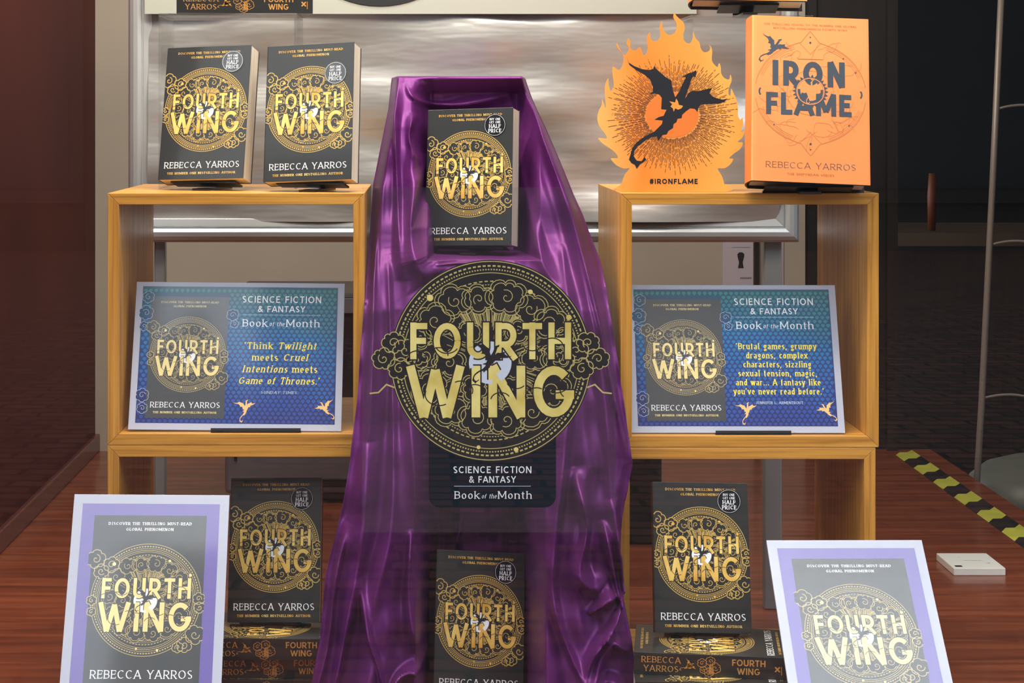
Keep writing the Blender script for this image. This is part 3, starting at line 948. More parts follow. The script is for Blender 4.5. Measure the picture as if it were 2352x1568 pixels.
# dark door leaf to the right of the beige wall
d1 = empty('door_1', (0.925, YB + .01, 0))
setprops(d1, kind='structure')
MB().box(.03, .20, .012, .045, 0.0, TOPZ - .01).build('door_leaf', M['dark_wood'], d1)
MB().box(.0, .03, 0, .05, 0, TOPZ - .005).build('door_frame', M['dark'], d1)
MB().box(.20, .225, -.01, .05, 0, TOPZ - .005).build('door_frame', M['dark_wood'], d1)
# dim shop beyond
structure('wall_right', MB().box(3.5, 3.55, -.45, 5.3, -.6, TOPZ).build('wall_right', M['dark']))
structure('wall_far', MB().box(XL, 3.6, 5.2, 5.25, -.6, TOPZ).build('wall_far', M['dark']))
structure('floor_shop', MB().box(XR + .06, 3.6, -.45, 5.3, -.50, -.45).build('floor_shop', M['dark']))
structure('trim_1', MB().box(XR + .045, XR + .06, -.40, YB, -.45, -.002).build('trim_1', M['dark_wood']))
# slim upright at the right edge
structure('trim_2', MB().box(XR + .018, XR + .05, .97, 1.03, 0.0, TOPZ).build('trim_2', M['pole'], bevel=.003))
# street side front: stall riser, head, side pier
structure('wall_front', MB().box(XL - .05, 3.6, -.49, -.44, -.6, -.02).build('wall_front', M['dark']))
# window glass
wn = empty('window_1', (0, GY, 0))
setprops(wn, kind='structure')
MB().box(XL, 3.5, -.004, .0, 0.0, TOPZ).build('pane', M['glass'], wn)

# street outside, seen only as faint reflection and as the source of daylight
M['paving'] = mat_basic('brick_paving', srgb(90, 66, 56), 0.7)
_t = M['paving'].node_tree
_bt = _t.nodes.new('ShaderNodeTexBrick')
_bt.inputs['Scale'].default_value = 2.2
_bt.inputs['Color1'].default_value = srgb(98, 58, 46)
_bt.inputs['Color2'].default_value = srgb(66, 42, 36)
_bt.inputs['Mortar'].default_value = srgb(28, 22, 20)
_bt.inputs['Mortar Size'].default_value = 0.03
_tc = _t.nodes.new('ShaderNodeTexCoord')
_t.links.new(_tc.outputs['Object'], _bt.inputs['Vector'])
_t.links.new(_bt.outputs['Color'], _t.nodes['Principled BSDF'].inputs['Base Color'])
structure('pavement', MB().box(-30, 30, -30, -.49, -.65, -.60).build('pavement', M['paving']))
fac = empty('shopfront', (0, -17, -.6), 'dark brick shopfront across the street', 'building')
for x0_, x1_, h_ in ((-26, -8, 10.2), (-8, -3.5, 12.6), (-2.2, 26, 12.8)):  # unseen roofline stepped to set which posters and books mirror the sky
    MB().box(x0_ + .01, x1_ - .01, -.6, 0, 0, h_).build('facade', M['dark_wood'] if h_ == 12.6 else M['dark_plastic'], fac)
gb = MB()  # low gable added out of view so sky glare falls on the left poster
gb.add([(-3.5, y, 0) for y in (-.6, 0)] + [(-2.2, y, 0) for y in (-.6, 0)] + [(-2.2, y, 9.9) for y in (-.6, 0)] + [(-2.9, y, 11.2) for y in (-.6, 0)] + [(-3.5, y, 10.5) for y in (-.6, 0)],
       [(1, 3, 5, 7, 9), (0, 8, 6, 4, 2), (0, 1, 9, 8), (8, 9, 7, 6), (6, 7, 5, 4), (4, 5, 3, 2), (2, 3, 1, 0)])
gb.build('sky_gap_gable', M['dark_plastic'], fac)
for i in range(-4, 5):
    fr = MB().box(i * 5.2 - 1.7, i * 5.2 + 1.7, .0, .12, .5, 3.0).build('shop_window', M['dark_plastic'], fac)
    MB().box(i * 5.2 - 1.55, i * 5.2 + 1.55, .12, .14, .65, 2.85).build('pane', mat_basic('street_glass', srgb(40, 44, 50), .1), fr)
MB().box(-26, 26, 0, .5, 3.3, 3.9).build('fascia_board', mat_basic('fascia_paint', srgb(120, 110, 100), .6), fac)


# ------------------------------------------------------------------ hazard tape, white box, back things
tape = empty('hazard_tape', (XR - .045, 1.0, 0.0006), 'yellow and black striped warning tape along the platform edge', 'tape')
TW = .056
pitch, yl = .159, .078
y0 = 1.805 - 1.0
for i in range(6):
    for kind_, a, b in (('yellow_stripe', y0 - i * pitch + yl * .35, y0 - i * pitch - yl * .65), ('black_stripe', y0 - i * pitch - yl * .65, y0 - i * pitch - pitch + yl * .35)):
        sk = .065
        z0, z1 = 0, .0006
        wob = [(0, .0), (.33, .012), (.66, -.008), (1, .0)]
        top = [(TW * u, a + sk * u + wv) for u, wv in wob]
        bot = [(TW * u, b + sk * u + wv) for u, wv in wob]
        ring_ = bot + top[::-1]
        n = len(ring_)
        vs = [(x, y, z1) for x, y in ring_] + [(x, y, z0) for x, y in ring_]
        fs = [(j, j + 1, n - 2 - j, n - 1 - j) for j in range(3)] + [((j + 1) % n, j, j + n, (j + 1) % n + n) for j in range(n)]
        mkobj(kind_, vs, fs, M['tape_yellow'] if kind_[0] == 'y' else M['tape_black'], tape)

bx = empty('white_box', (.985, .76, 0), 'flat white plastic box lying on the red-brown floor', 'box')
MB().box(-.046, .046, -.055, .055, 0, .0135).build('casing', M['white_plain'], bx, bevel=.0015)
MB().box(-.040, -.028, -.046, -.038, .0137, .0142).build('indicator', M['black_plastic'], bx)
b2 = Ink()
b2.rect(-.012, .02, -.001, .0, M['grey_plastic'])
b2.rect(-.018, -.012, .02, .021, M['grey_plastic'])
b2.rect(.024, .030, -.02, -.018, M['grey_plastic'])
o = b2.build('scuff_mark', bx)
o.matrix_local = Matrix(((1, 0, 0, 0), (0, 0, 1, 0), (0, -1, 0, .0138), (0, 0, 0, 1)))

# grey cabinet on the floor behind the left cubes
cab = empty('equipment_cabinet', (-.255, 1.30, 0), 'grey and black plastic equipment cabinet on the floor behind the left cubes', 'cabinet')
MB().box(-.165, .165, 0, .30, .02, .135).build('body', M['grey_plastic'], cab, bevel=.008)
MB().box(-.15, .165, .01, .30, .136, .44).build('upper_body', M['dark_plastic'], cab, bevel=.008)
MB().box(-.10, .12, -.003, .02, .035, .052).build('slot', M['black_plastic'], cab, bevel=.003)
MB().box(-.15, .165, .0, .012, .40, .43).build('top_band', M['grey_plastic'], cab)
for x in (-.15, .13):
    MB().box(x, x + .02, .01, .03, 0, .022).build('foot', M['black_plastic'], cab)
MB().box(-.145, -.139, -.004, .0, .09, .135).build('vent', M['black_plastic'], cab)
# low black box behind right cubes
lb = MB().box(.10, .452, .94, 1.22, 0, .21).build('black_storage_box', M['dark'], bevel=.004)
setprops(lb, 'low black storage box on the floor behind the lower right cube', 'box')

# leaflets on the beige wall
lf = empty('notice', (.76, YB - .002, .46), 'small white notice with a dark figure pinned to the beige wall', 'notice')
MB().box(-.036, .038, -.0015, 0, -.09, .115).build('sheet', mat_basic('lilac_paper', srgb(190, 182, 192), .7), lf)
ik = Ink()
ik.fill([(.000, .012), (-.0005, .018), (.004, .0225), (.012, .0225), (.0165, .018), (.016, .012), (.0125, -.002), (.015, -.016), (.001, -.016), (.0035, -.002)], M['black_ink'], 1)
ik.build('figure_print', lf).location = (0, -.0017, 0)
for q in ((-.014, .03, .034, .0352), (.006, .034, -.042, -.038)):
    ik = Ink()
    ik.rect(*q, M['grey_plastic'], 1)
    ik.build('text_line', lf).location = (0, -.0017, 0)
l2 = MB().box(.848, .872, YB - .003, YB - .001, .33, .60).build('notice', mat_basic('lilac_paper_strip', srgb(176, 164, 178), .7))
setprops(l2, 'narrow lilac paper notice behind the right leg of the silver board', 'notice')
l3 = MB().box(.800, .811, YB - .012, YB - .001, .0, TOPZ - .05).build('brown_batten', M['dark_wood'])
setprops(l3, 'thin brown batten upright against the beige wall', 'batten')

# pale pole with curved arms, and the domed bin below it
pl = empty('hook_stand', (1.29, 1.62, -.45), 'pale leaning pole with curved arms in the dark shop at right', 'stand')
MB().tube([(-.055, 0, .03), (-.02, 0, .6), (.005, 0, 1.1), (.035, 0, 1.75)], .0075, 12).build('pole', M['pole'], pl, smooth=True)
MB().lathe([(0, 0), (.025, 0), (.025, .012), (.012, .03), (0, .03)], 24, (-.055, 0, 0)).build('base', M['dark_plastic'], pl, smooth=False)
for z, x in ((.62, -.018), (.97, 0), (1.28, .016)):
    MB().tube([(x + .16 * k / 10, 0, z + .028 * math.sin(k / 10 * 1.6) - .05 * (k / 10) ** 2) for k in range(11)], .003, 8).build('curved_arm', M['pole'], pl, smooth=True)
bn = empty('domed_bin', (1.50, 1.84, -.45), 'round grey bin with domed lid below the pale pole', 'bin')
MB().lathe([(0, 0), (.15, 0), (.165, .02), (.19, .34), (0, .34)], 40).build('body', M['dark_plastic'], bn, smooth=True)
MB().lathe([(.198, .33), (.200, .345), (.198, .36), (.185, .39), (.15, .42), (.09, .44), (0, .448)], 40).build('lid', M['bin_grey'], bn, smooth=True)
MB().lathe([(.203, .335), (.206, .343), (.203, .352)], 40).build('rim', M['black_plastic'], bn, smooth=True)
# dim counter further back
ct = empty('counter', (1.9, 3.1, -.45), 'long dim brown counter in the dark shop behind', 'counter')
MB().box(-.55, 1.2, 0, .5, 0, .86).build('body', M['dark_wood'], ct)
MB().box(-.57, 1.22, -.02, .52, .86, .90).build('worktop', tex_mat('counter_top', [srgb(70, 52, 38), srgb(96, 74, 54)], (1, 8, 1), 3, 4), ct)
hd = MB().tube([(1.60, 3.2, .451), (1.601, 3.2, .56), (1.603, 3.2, .63)], [.012, .015, .012], 12).build('orange_bottle', M['orange_handle'], smooth=True)
setprops(hd, 'narrow orange bottle standing on the dim counter', 'bottle')

# ------------------------------------------------------------------ silver board on legs
BY = 0.48
board = empty('poster_board', (0, BY, 0), 'large aluminium framed board covered in crinkled silver paper on two legs', 'display board')
BX0, BX1, BZ0, BZ1 = P(297, 0, 2.98).x, P(1832, 0, 2.98).x, P(0, 555, 2.98).z, 1.45


def rail(a, b, horizontal, name, m):
    """snap-frame moulding: flat inner strip, rounded outer lip, mitred ends; a->b along the outer edge"""
    W = .039
    prof = [(0.0, .0), (0.0, -.010), (.004, -.016), (.010, -.020), (.017, -.021), (.0225, -.018), (.0235, -.0145), (.025, -.0145), (.026, -.017), (W, -.014), (W, 0)]
    L = (Vector(b) - Vector(a)).length
    d = (Vector(b) - Vector(a)).normalized()
    inw = Vector((-d.y, d.x))          # left of travel direction
    vs = []
    for q in (0, 1):
        for s_, y_ in prof:
            base = Vector(a) if q == 0 else Vector(b)
            base = base + d * (s_ if q == 0 else -s_) + inw * s_
            vs.append((base.x, y_, base.y))
    n = len(prof)
    fs = [(i, i + 1, i + 1 + n, i + n) for i in range(n - 1)]
    fs += [(n - 1, 0, n, 2 * n - 1), tuple(range(n))[::-1], tuple(range(n, 2 * n))]
    o_ = mkobj(name, vs, fs, m, board)
    bv = o_.modifiers.new('bevel', 'BEVEL')
    bv.width = .0008
    bv.segments = 2
    return o_


c = [(BX0, BZ0), (BX1, BZ0), (BX1, BZ1), (BX0, BZ1)]
for i in range(4):
    rail(c[i], c[(i + 1) % 4], i % 2 == 0, 'frame_rail', M['alu'])
# crinkled paper
nx, nz = 200, 150
rs = np.random.RandomState(3)
xs = np.linspace(BX0 + .034, BX1 - .034, nx)
zs = np.linspace(BZ0 + .034, BZ1 - .034, nz)
XX, ZZ = np.meshgrid(xs, zs)
H = np.zeros_like(XX)
for k in range(46):
    a = rs.uniform(-.35, .35) + (PI / 2 if rs.rand() < .12 else 0)
    fr_ = rs.uniform(6, 60)
    ph = rs.uniform(0, 6.3)
    amp = .0026 / (1 + fr_ * .05)
    H += amp * np.sin((XX * math.sin(a) + ZZ * math.cos(a)) * fr_ + ph + 1.3 * np.sin(XX * rs.uniform(2, 9) + ph))
H -= H.min()
vs = np.stack([XX, -.004 - H * .9, ZZ], -1).reshape(-1, 3)
fs = [(j * nx + i, j * nx + i + 1, (j + 1) * nx + i + 1, (j + 1) * nx + i) for j in range(nz - 1) for i in range(nx - 1)]
mkobj('silver_paper', vs.tolist(), fs, M['silver'], board, smooth=True)
MB().box(BX0 + .01, BX1 - .01, -.002, .004, BZ0 + .01, BZ1 - .01).build('backing', M['dark_plastic'], board)
zc = P(0, 32, 2.95).z
MB().box(BX0 + .030, P(1600, 0, 2.95).x, -.030, -.028, zc, BZ1 - .03).build('grey_card', M['grey_card'], board)['label'] = 'smooth grey card over the silver paper'
for px0, px1 in ((357, 382), (1752, 1792)):
    x0, x1 = P(px0, 0, 3.0).x, P(px1, 0, 3.0).x
    MB().box(x0, x1, .006, .026, .0, BZ1 - .1).build('leg', M['alu_leg'], board, bevel=.002)
# dark round badge hanging on the grey card
bd = empty('round_badge', (P(872, 0, 2.94).x, BY - .0305, P(0, 13, 2.94).z + .166), 'dark round badge with white lettering at the top of the silver board', 'sign')
q = MB()
q.prism([(math.cos(2 * PI * k / 64) * .166, math.sin(2 * PI * k / 64) * .166) for k in range(64)], 0, .0012)
o = q.build('disc', M['sign_black'], bd)
o.matrix_local = Matrix(((0, 1, 0, 0), (-1, 0, 0, 0), (0, 0, 1, 0), (0, 0, 0, 1)))
ik = Ink()
ik.disc(-.018, -.142, .014, M['white_ink'], 1, 20, ry=.0135)
ik.disc(-.018, -.140, .006, M['sign_black'], 2, 16)
ik.ribbon(arc(.004, -.136, .009, .016, 190, 340, 10), .006, M['white_ink'], 1)
ik.build('badge_print', bd).location = (0, -.0016, 0)


# ------------------------------------------------------------------ oak cubes
def cube(label, x0, z0, W, H, Dp=.32, T=.0158):
    r = empty('display_cube', (x0, 0, z0), label, 'display cube', 'open oak display cubes')
    # boards with mitred corners
    o_, i_ = [(0, 0), (W, 0), (W, H), (0, H)], [(T, T), (W - T, T), (W - T, H - T), (T, H - T)]
    g = .0001
    for k, (nm, mt) in enumerate((('bottom_board', 'oak_h'), ('side_board', 'oak_v'), ('top_board', 'oak_h'), ('side_board', 'oak_v'))):
        a, b = o_[k], o_[(k + 1) % 4]
        c_, d_ = i_[(k + 1) % 4], i_[k]
        quad = [a, b, c_, d_]
        # tiny gap at the mitre
        dx, dz = (b[0] - a[0]), (b[1] - a[1])
        l = math.hypot(dx, dz)
        ux, uz = dx / l * g, dz / l * g
        quad = [(a[0] + ux, a[1] + uz), (b[0] - ux, b[1] - uz), (c_[0] - ux, c_[1] - uz), (d_[0] + ux, d_[1] + uz)]
        vs = [(x, 0, z) for x, z in quad] + [(x, Dp, z) for x, z in quad]
        fs = [(0, 1, 2, 3), (7, 6, 5, 4), (0, 4, 5, 1), (1, 5, 6, 2), (2, 6, 7, 3), (3, 7, 4, 0)]
        ob = mkobj(nm, vs, fs, M[mt], r)
        bv = ob.modifiers.new('bevel', 'BEVEL')
        bv.width = .0006
        bv.segments = 2
    return r


CT = .7095
CW = .3558
LX, RX = -.4386, .2712
SL, SR = .3610, .3580
cube('upper oak display cube on the left', LX, SL, CW, CT - SL)
cube('lower oak display cube on the left, half hidden by the purple poster', LX, 0, CW, SL - .0005)
cube('upper oak display cube on the right', RX, SR, .3575, CT - SR)
cube('lower oak display cube on the right', RX - .003, 0, .3560, SR - .0005)

# ------------------------------------------------------------------ paperbacks on stands
PB = 'black and gold paperbacks'
poses = {
    'A': (-0.3197, 0.0795, 0.7262, -14.3, 15.1, -1.7),
    'B': (-0.1642, 0.0309, 0.7256, -14.6, 12.9, -2.6),
    'C': (0.0625, 0.0861, 0.6310, -19.2, 8.8, -1.8),
    'D': (-0.2105, 0.0175, 0.1108, -5.1, 15.7, -1.4),
    'E': (0.0746, -0.0092, 0.0130, 15.2, 16.6, 6.1),
    'F': (0.3740, -0.0800, 0.1240, 0.1, 15.2, 0.9),
}
info = {
    'A': ('black and gold paperback on the left cube, leftmost of its two', (.787, .024), CT),
    'B': ('black and gold paperback on the left cube, beside the purple cloth', (.79, .044), CT),
    'C': ('black and gold paperback standing on the ledge of the purple cloth', (.79, .025), .617),
    'D': ('black and gold paperback above the book pile at left, beside the purple poster', (.787, .029), .1031),
    'E': ('black and gold paperback at the bottom in front of the purple cloth', (.78, .027), 0.0),
    'F': ('black and gold paperback standing on the book pile before the lower right cube', (.80, .0245), .1163),
}
for k, p in poses.items():
    lb_, st, sup = info[k]
    paperback(lb_, pose(*p, BW) @ Matrix.Diagonal((1, .65 if k in 'DF' else 1.16, 1, 1)), PB, st)
where = {'A': 'leftmost paperback on the left cube', 'B': 'paperback beside the cloth on the left cube', 'C': 'paperback on the purple ledge',
         'D': 'paperback on the left book pile', 'E': 'paperback at the bottom of the cloth', 'F': 'paperback on the right book pile'}
for k, p in poses.items():
    sup = info[k][2]
    easel('small black plastic easel holding the ' + where[k], p[0], p[1], p[2], p[3], p[4], BT * (.65 if k in 'DF' else 1.16), sup, .10, .09)


# ------------------------------------------------------------------ flat piles, spines to the street
FS = .93


def flat(label, x_left, y_front, z, yaw, grp):
    # book z(head)->-X ; x(spine to fore edge)->+Y ; cover up
    m = Matrix(((0, 0, -1, 0), (1, 0, 0, 0), (0, -1, 0, 0), (0, 0, 0, 1)))
    m = Matrix.Translation((x_left, y_front, z + BT * FS)) @ Matrix.Rotation(R(yaw), 4, 'Z') @ Matrix.Diagonal((1, 1, FS, 1)) @ Matrix.Translation((BH, 0, 0)) @ m
    return paperback(label, m, grp, None, spine=True)


for k in range(3):
    flat('black paperback lying flat, %s of the pile in the lower left cube' % ('bottom', 'middle', 'top')[k], (-.315, -.306, -.316)[k],
         (-.026, -.020, -.030)[k], .0160 + k * (BT * FS + .0001), (0, 1, -1)[k], 'paperbacks piled in the lower left cube')
for k in range(4):
    flat('black paperback lying flat, %s of the pile before the lower right cube' % ('bottom', 'second up', 'third up', 'top')[k],
         (.276, .274, .272, .274)[k], (-.146, -.148, -.166, -.136)[k], .0002 + k * (BT * FS + .0001), (-3, -5, -4, -8)[k],
         'paperbacks piled before the lower right cube')
# one lying on the clear stand at upper left
z_st = .9665


def acrylic(label, x0, x1, y0, y1, z0, z1):
    r = empty('acrylic_riser', ((x0 + x1) / 2, (y0 + y1) / 2, z0), label, 'stand', 'clear acrylic risers')
    w, d, h, t = (x1 - x0) / 2, (y1 - y0) / 2, z1 - z0, .004
    MB().box(-w, w, -d, d, h - t, h).build('shelf', M['acrylic'], r, bevel=.0008)
    MB().box(-w, -w + t, -d, d, 0, h - t - .0002).build('side_panel', M['acrylic'], r, bevel=.0008)
    MB().box(w - t, w, -d, d, 0, h - t - .0002).build('side_panel', M['acrylic'], r, bevel=.0008)


acrylic('clear acrylic riser behind the two paperbacks on the left cube', -.388, -.186, .135, .27, CT + .0003, .9660)
acrylic('clear acrylic riser behind the orange flame and hardback on the right cube', .383, .5595, .10, .25, CT + .0003, .9610)
flat('black paperback lying flat on the clear riser at the upper left', P(405, 0, 2.62).x, .122, .9662, 8, 'paperback lying on the clear riser')


# ------------------------------------------------------------------ copper hardbacks
def hardback(label, matrix, w=.160, h=.240, t=.045):
    r = empty('hardback_book', (0, 0, 0), label, 'book', 'copper hardbacks', matrix)
    b = .0026
    m = MB()
    m.box(0, w, 0, b, 0, h)
    m.box(0, w, t - b, t, 0, h)
    n = 6
    # rounded spine
    prof = [(-.006 * math.sin(PI * k / n), t * k / n) for k in range(n + 1)]
    vs, fs = [], []
    for x, y in prof: vs += [(x, y, 0), (x, y, h)]
    for x, y in prof: vs += [(x + b * .8, y, 0), (x + b * .8, y, h)]
    N = 2 * (n + 1)
    for k in range(n):
        fs += [(2 * k, 2 * k + 1, 2 * k + 3, 2 * k + 2), (N + 2 * k, N + 2 * k + 2, N + 2 * k + 3, N + 2 * k + 1),
               (2 * k, 2 * k + 2, N + 2 * k + 2, N + 2 * k), (2 * k + 1, N + 2 * k + 1, N + 2 * k + 3, 2 * k + 3)]
    m.add(vs, fs)
    m.build('cover_boards', M['board_black'], r)
    MB().box(.001, w - .004, b + .0002, t - b - .0002, .004, h - .004).build('page_block', M['pages'], r)
    # dust jacket: thin sheet over front, spine and back
    j = MB()
    e = .0005
    z0, z1 = .0005, h - .0005
    path = [(w + .0006, b + .002), (w + .0006, -e), (w - .002, -e - .0003), (.006, -e - .0003), (.0015, -e - .0001)] + \
           [(-.0006 + p[0], p[1]) for p in prof] + [(.004, t + e), (w, t + e)]
    vs, fs = [], []
    for x, y in path: vs += [(x, y, z0), (x, y, z1)]
    for k in range(len(path) - 1): fs.append((2 * k, 2 * k + 1, 2 * k + 3, 2 * k + 2))
    j.add(vs, fs)
    o_ = j.build('dust_jacket', M['copper'], r)
    sd = o_.modifiers.new('solid', 'SOLIDIFY')
    sd.thickness = .0003
    ik_ = Ink(clip=(0, w, 0, h))
    L, K = M['copper_line'], M['navy_ink']
    text(ik_, 'THE THRILLING SEQUEL TO THE NUMBER ONE GLOBAL', w * .5, h * .942, h * .011, w * .80, L, 2, t=.17, serif=True)
    text(ik_, "BESTSELLING PHENOMENON FOURTH WING", w * .5, h * .918, h * .011, w * .64, L, 2, t=.17, serif=True)
    cx, cy = w * .5, h * .535
    # pointed round frame of fine lines
    for q, (rx, ry) in enumerate([(w * .475, h * .305), (w * .465, h * .298), (w * .45, h * .288), (w * .435, h * .278)]):
        for a0, a1 in ((20, 72), (108, 160), (200, 250), (290, 340)) if q else ((8, 75), (105, 172), (188, 255), (285, 352)):
            ik_.ribbon(arc(cx, cy, rx, ry, a0, a1, 26), .00035 if q else .0006, L, 1)
    for sg in (1, -1):
        ik_.ribbon([(cx - w * .13, cy + sg * h * .295), (cx - w * .08, cy + sg * h * .305), (cx - w * .03, cy + sg * h * .35), (cx, cy + sg * h * .375),
                    (cx + w * .03, cy + sg * h * .35), (cx + w * .08, cy + sg * h * .305), (cx + w * .13, cy + sg * h * .295)], .0006, L, 1)
        ik_.ribbon([(cx - w * .09, cy + sg * h * .30), (cx, cy + sg * h * .235), (cx + w * .09, cy + sg * h * .30)], .0004, L, 1)
        ik_.disc(cx, cy + sg * h * .305, .0016, K, 2, 8)
        ik_.disc(cx, cy + sg * h * .338, .0010, K, 2, 8)
    rn = random.Random(8)
    for k_ in range(38):
        th = rn.uniform(0, 2 * PI)
        rr = rn.uniform(.6, .95)
        px_, pz_ = cx + w * .43 * rr * math.cos(th), cy + h * .27 * rr * math.sin(th)
        pts = []
        aa = rn.uniform(0, 6.28)
        for s_ in range(12):
            aa += rn.uniform(-.9, .9)
            px_ += math.cos(aa) * .0032
            pz_ += math.sin(aa) * .0032
            pts.append((px_, pz_))
        ik_.ribbon(pts, .00035, L, 1)
    ik_.ring(cx, cy, w * .2, .0004, L, 1, 50)
    for th in (50, 28, 225, 318):
        ik_.disc(cx + w * .44 * math.cos(R(th)), cy + h * .28 * math.sin(R(th)), .0011, K, 2, 8)
    for sg in (-1, 1):
        ik_.ribbon(arc(cx + sg * w * .425, cy, .0022, .0045, 90 if sg < 0 else -90, 270 if sg < 0 else 90, 8), .0022, K, 2)
    dragon(ik_, w * .19, h * .80, w * .26, K, 3, 1, -.15)
    text(ik_, 'BOOK 2 SERIES', cx, h * .735, h * .009, w * .22, K, 2, t=.17) if False else ik_.rect(cx - w * .11, cx + w * .11, h * .737, h * .741, L, 2)
    text(ik_, 'IRON', w * .485, h * .575, h * .152, w * .62, K, 5, t=.215, space=.22)
    text(ik_, 'FLAME', w * .485, h * .400, h * .132, w * .73, K, 5, t=.215, space=.14)
    # spiky sun behind the letters and pale bird shape
    n = 26
    pts = []
    for k_ in range(2 * n):
        rr = (.155 if k_ % 2 == 0 else .125) * w
        pts.append((cx + rr * math.cos(PI * k_ / n), h * .545 + rr * math.sin(PI * k_ / n)))
    for k_ in range(2 * n):
        ik_.poly([(cx, h * .545), pts[k_], pts[(k_ + 1) % (2 * n)]], K, 3)
    ik_.disc(cx, h * .545, w * .112, M['copper'], 4.2, 30)
    ik_.ring(cx, h * .545, w * .098, w * .022, K, 4.4, 40, a0=R(170), a1=R(370))
    ik_.ring(cx, h * .545, w * .118, .0011, M['copper'], 5.6, 50)
    dragon(ik_, cx + w * .01, h * .555, w * .20, M['copper'], 6, 1, .4)
    text(ik_, 'REBECCA YARROS', w * .5, h * .083, h * .036, w * .76, K, 3, t=.085, serif=True)
    text(ik_, 'THE EMPYREAN SERIES', w * .5, h * .043, h * .0125, w * .40, L, 3, t=.17, serif=True)
    ik_.build('jacket_print', r).location = (0, -.00105, 0)
    return r


hardback('copper hardback standing on the right cube beside the flame cutout', pose(.5272, -.0330, .7244, -2.8, 16.0, 2.4, .16))
easel('small black plastic easel under the copper hardback on the right cube', .5272, -.0330, .7244, -2.8, 16, .046, CT, .12, .12)
hardback('copper hardback standing on the clear riser, cut off by the top edge', pose(.466, .085, .981, -3, 15, 1.2, .16))
easel('small black plastic easel under the copper hardback on the clear riser', .466, .085, .981, -3, 15, .046, .9612, .085, .12)

# ------------------------------------------------------------------ flame cutout
FLAME = [(205, 1568), (215, 1500), (245, 1420), (285, 1365), (240, 1368), (190, 1350), (150, 1320), (125, 1280), (185, 1275), (160, 1230), (110, 1190),
         (50, 1150), (18, 1105), (90, 1110), (75, 1070), (30, 1010), (10, 940), (25, 870), (50, 820), (52, 770), (66, 800), (84, 850), (78, 740), (80, 650),
         (108, 590), (110, 640), (128, 700), (155, 650), (145, 560), (150, 490), (200, 520), (235, 470), (240, 400), (205, 350), (180, 310), (185, 285),
         (205, 330), (235, 385), (265, 380), (288, 335), (268, 290), (285, 245), (300, 270), (300, 330), (345, 350), (380, 320), (395, 350), (415, 395),
         (440, 370), (450, 330), (442, 270), (450, 225), (470, 190), (475, 240), (500, 270), (540, 260), (560, 220), (555, 150), (575, 95), (580, 160),
         (620, 210), (660, 210), (695, 180), (700, 120), (675, 70), (680, 25), (700, 50), (730, 80), (760, 110), (770, 160), (755, 215), (765, 265),
         (800, 290), (830, 270), (840, 235), (845, 185), (860, 240), (895, 280), (905, 330), (935, 365), (975, 355), (990, 330), (975, 295), (1000, 330),
         (1005, 370), (1000, 430), (1020, 470), (1050, 495), (1065, 460), (1078, 500), (1080, 550), (1110, 590), (1150, 600), (1160, 560), (1170, 610),
         (1150, 660), (1140, 720), (1158, 740), (1165, 680), (1185, 720), (1210, 780), (1222, 850), (1220, 910), (1240, 950), (1258, 930), (1262, 990),
         (1245, 1050), (1277, 1045), (1255, 1100), (1215, 1140), (1260, 1145), (1235, 1200), (1180, 1240), (1140, 1280), (1175, 1285), (1150, 1330),
         (1100, 1365), (1040, 1368), (1075, 1430), (1095, 1500), (1100, 1568)]


def smooth_closed(pts, n=3):
    out = []
    N = len(pts)
    for i in range(N):
        p0, p1, p2, p3 = pts[i - 1], pts[i], pts[(i + 1) % N], pts[(i + 2) % N]
        if p1[1] > 1560 and p2[1] > 1560:
            out += [p1]
            continue
        for k in range(n):
            t = k / n
            f_ = lambda a, b, c_, d: .5 * (2 * b + (c_ - a) * t + (2 * a - 5 * b + 4 * c_ - d) * t * t + (3 * b - a - 3 * c_ + d) * t ** 3)
            out.append((f_(p0[0], p1[0], p2[0], p3[0]), f_(p0[1], p1[1], p2[1], p3[1])))
    return out


FD = 2.530
fk = FD / FPX / 3.734
fo = P(1545, 438, FD)
fl = empty('flame_cutout', (fo.x, fo.y, CT + .0004), 'orange flame shaped card cutout with a black dragon on the right cube', 'cutout')
fpx = lambda p: ((p[0] - 653) * fk, (1568 - p[1]) * fk)
outl = [fpx(p) for p in smooth_closed(FLAME)]
th = .0022
N = len(outl)
tri = tessellate_polygon([[Vector((x, y, 0)) for x, y in outl]])
vs = [(x, -th / 2, y) for x, y in outl] + [(x, th / 2, y) for x, y in outl]
fs = []
for t_ in tri:
    q = [outl[i] for i in t_]
    ar = (q[1][0] - q[0][0]) * (q[2][1] - q[0][1]) - (q[2][0] - q[0][0]) * (q[1][1] - q[0][1])
    t_ = tuple(t_) if ar > 0 else tuple(t_)[::-1]
    fs.append(t_)
    fs.append(tuple(i + N for i in t_[::-1]))
fs += [(i, (i + 1) % N, (i + 1) % N + N, i + N) for i in range(N)]
tilt = Matrix.Rotation(R(-4), 4, 'X')
o = mkobj('card', vs, fs, M['flame'], fl)
o.matrix_local = tilt
ik = Ink()
c0 = (655, 908)
rn = random.Random(2)


def inside(x, y):
    hit = False
    for i in range(len(FLAME)):
        (xa, ya), (xb, yb) = FLAME[i - 1], FLAME[i]
        if (ya > y) != (yb > y) and x < (xb - xa) * (y - ya) / (yb - ya) + xa: hit = not hit
    return hit


